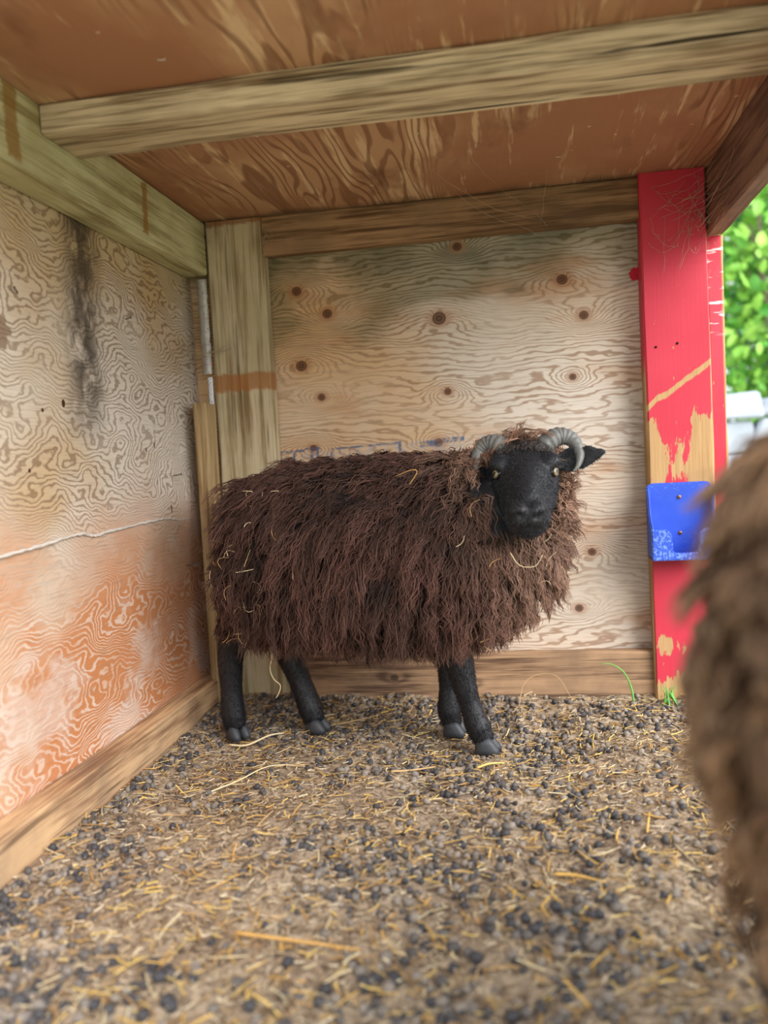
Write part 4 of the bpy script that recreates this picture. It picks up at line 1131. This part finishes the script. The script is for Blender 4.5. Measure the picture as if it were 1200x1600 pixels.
# ------------------------------------------------------------------ green sprigs at the post
M_grass = plain('fresh_grass', lin(110, 176, 84), .55, .3, 0, .15, 60)
def blade(pts, w):
    P = smooth_path(np.array(pts), 5); f = np.linspace(0, 1, len(P)); return tube_np(P, w * (1 - .85 * f) + .0002, 5)
V, F = blade([(1.005, -.070, .0), (1.000, -.072, .035), (.985, -.074, .07), (.960, -.074, .088), (.935, -.074, .090)], .0026)
tag(link('bent_grass_sprig', np_mesh('bent_grass_sprig', V, F), M_grass), 'single long bent green grass blade by the bottom board', 'grass')
gt = empty('grass_tuft', (1.075, -.10, .008), 'small green grass tuft at the foot of the red post', 'grass')
for k in range(11):
    a = wr.uniform(0, 6.28); L = wr.uniform(.018, .045); sp_ = wr.uniform(.2, .8)
    V, F = blade([(wr.normal(0, .012), wr.normal(0, .010), -.006), (math.cos(a) * L * sp_ * .4, math.sin(a) * L * sp_ * .3, L * .6), (math.cos(a) * L * sp_, math.sin(a) * L * sp_ * .7, L * .9)], .0019)
    link('blade', np_mesh('blade', V, F), M_grass, gt)

# ------------------------------------------------------------------ outside: shrubs and a low pale wall
def leaf_mat(name, a, b):
    t = T(name); at_ = t.attr('col'); f = S(t, at_.outputs['Fac'])
    col = t.mix(f, a, b)
    t.bsdf.inputs['Transmission Weight'].default_value = 0.0
    t.bsdf.inputs['Subsurface Weight'].default_value = 0.0
    return t.out(col, 0.5, 0.35)
M_leaf = leaf_mat('bright_green_leaf', lin(70, 150, 50), lin(170, 220, 96))
M_leaf2 = leaf_mat('blue_green_leaf', lin(60, 120, 80), lin(130, 190, 130))
M_stem = plain('grey_brown_stem', lin(150, 130, 116), .85)
def shrub(loc, rx, ry, h, n, leaf, mat, label, seed):
    r = np.random.default_rng(seed); root = empty('shrub', loc, label, 'shrub', 'shrubs outside the shelter')
    VV, FF, m_ = [], [], 0
    tips = []
    for k in range(9):
        a = r.uniform(0, 6.28); e = np.array([math.cos(a) * rx * r.uniform(.2, .9), math.sin(a) * ry * r.uniform(.2, .9), h * r.uniform(.6, .98)])
        P = smooth_path([np.array([math.cos(a) * .05, math.sin(a) * .05, -.03]), e * (.35, .35, .5) + r.normal(0, .05, 3), e], 4)
        V, F = tube_np(P, np.linspace(.018, .004, len(P)), 6); VV.append(V); FF.append(F + m_); m_ += len(V)
        for b in range(4):
            i = r.integers(3, len(P) - 1); d = r.normal(0, 1, 3) * (.35 * rx, .35 * ry, .16 * h)
            V, F = tube_np([P[i], P[i] + d * .5 + (0, 0, .04), P[i] + d], [.006, .004, .002], 5); VV.append(V); FF.append(F + m_); m_ += len(V)
    link('stems', np_mesh('stems', np.vstack(VV), np.vstack(FF)), M_stem, root)
    d = r.normal(0, 1, (n, 3)); d /= np.linalg.norm(d, axis=1)[:, None]; rad = r.random(n) ** .45
    c = d * rad[:, None] * np.array([rx, ry, h * .52]) + np.array([0, 0, h * .52])
    R3 = rotm(n, r); L = leaf * r.uniform(.6, 1.3, n)
    sh = np.array([(0, 0, 0), (.32, .30, .05), (.34, 0, -.04), (.32, -.30, .05), (.72, .22, .03), (.74, 0, -.05), (.72, -.22, .03), (1, 0, -.02)])
    V = np.einsum('nij,vj->nvi', R3, sh) * L[:, None, None] + c[:, None, :]; V[:, :, 2] = np.maximum(V[:, :, 2], -.02)
    f = np.array([[0, 2, 1], [0, 3, 2], [1, 2, 5], [1, 5, 4], [2, 3, 6], [2, 6, 5], [4, 5, 7], [5, 6, 7]])
    F = (np.arange(n) * 8)[:, None, None] + f[None]
    g_ = np.repeat(r.random(n), 8)[:, None] * np.ones((1, 3))
    o = link('foliage', np_mesh('foliage', V.reshape(-1, 3), F.reshape(-1, 3), False, g_), mat, root); o['kind'] = 'stuff'
shrub((2.55, 4.0, -.03), .75, .6, 3.2, 2600, .11, M_leaf, 'bright yellow-green leafy shrub just beyond the red post', 41)
shrub((1.05, 4.6, -.03), .70, .7, 3.0, 2200, .11, M_leaf2, 'blue-green shrub outside, mostly hidden behind the back wall', 43)
shrub((3.0, 6.0, -.03), 1.5, .9, 4.6, 5200, .13, M_leaf2, 'tall blue-green bushy shrub behind the bright leafy one', 42)
shrub((4.7, 4.6, -.03), 1.2, .8, 3.4, 3000, .13, M_leaf, 'large light green shrub outside on the far right', 44)
wallo = empty('garden_wall', (2.4, 2.9, -.05), 'low pale grey wall outside under the green shrubs', 'wall')
M_stone = plain('pale_grey_stone', lin(176, 184, 196), .9, .2, 0, .12, 8)
rs2 = np.random.default_rng(4)
def stone(x0, x1, z0, z1, y0, y1, nm='stone'):
    bm = bmesh.new(); bmesh.ops.create_cube(bm, size=1)
    for v in bm.verts: v.co = Vector(((x0 + x1) / 2 + v.co.x * (x1 - x0), (y0 + y1) / 2 + v.co.y * (y1 - y0), (z0 + z1) / 2 + v.co.z * (z1 - z0))) + Vector(rs2.normal(0, .014, 3))
    bmesh.ops.bevel(bm, geom=bm.edges[:], offset=.015, segments=1, affect='EDGES')
    link(nm, bm_mesh(bm, nm), M_stone, wallo)
for row in range(4):
    x = -1.6 + .13 * (row % 2)
    while x < 1.8:
        wdt = rs2.uniform(.14, .44); stone(x, x + wdt - .002, row * .185, row * .185 + .184, -.12, .12); x += wdt
x = -1.6
while x < 1.8:
    wdt = rs2.uniform(.5, .7); stone(x, x + wdt - .01, .742, .86, -.16, .16, 'cap_stone'); x += wdt
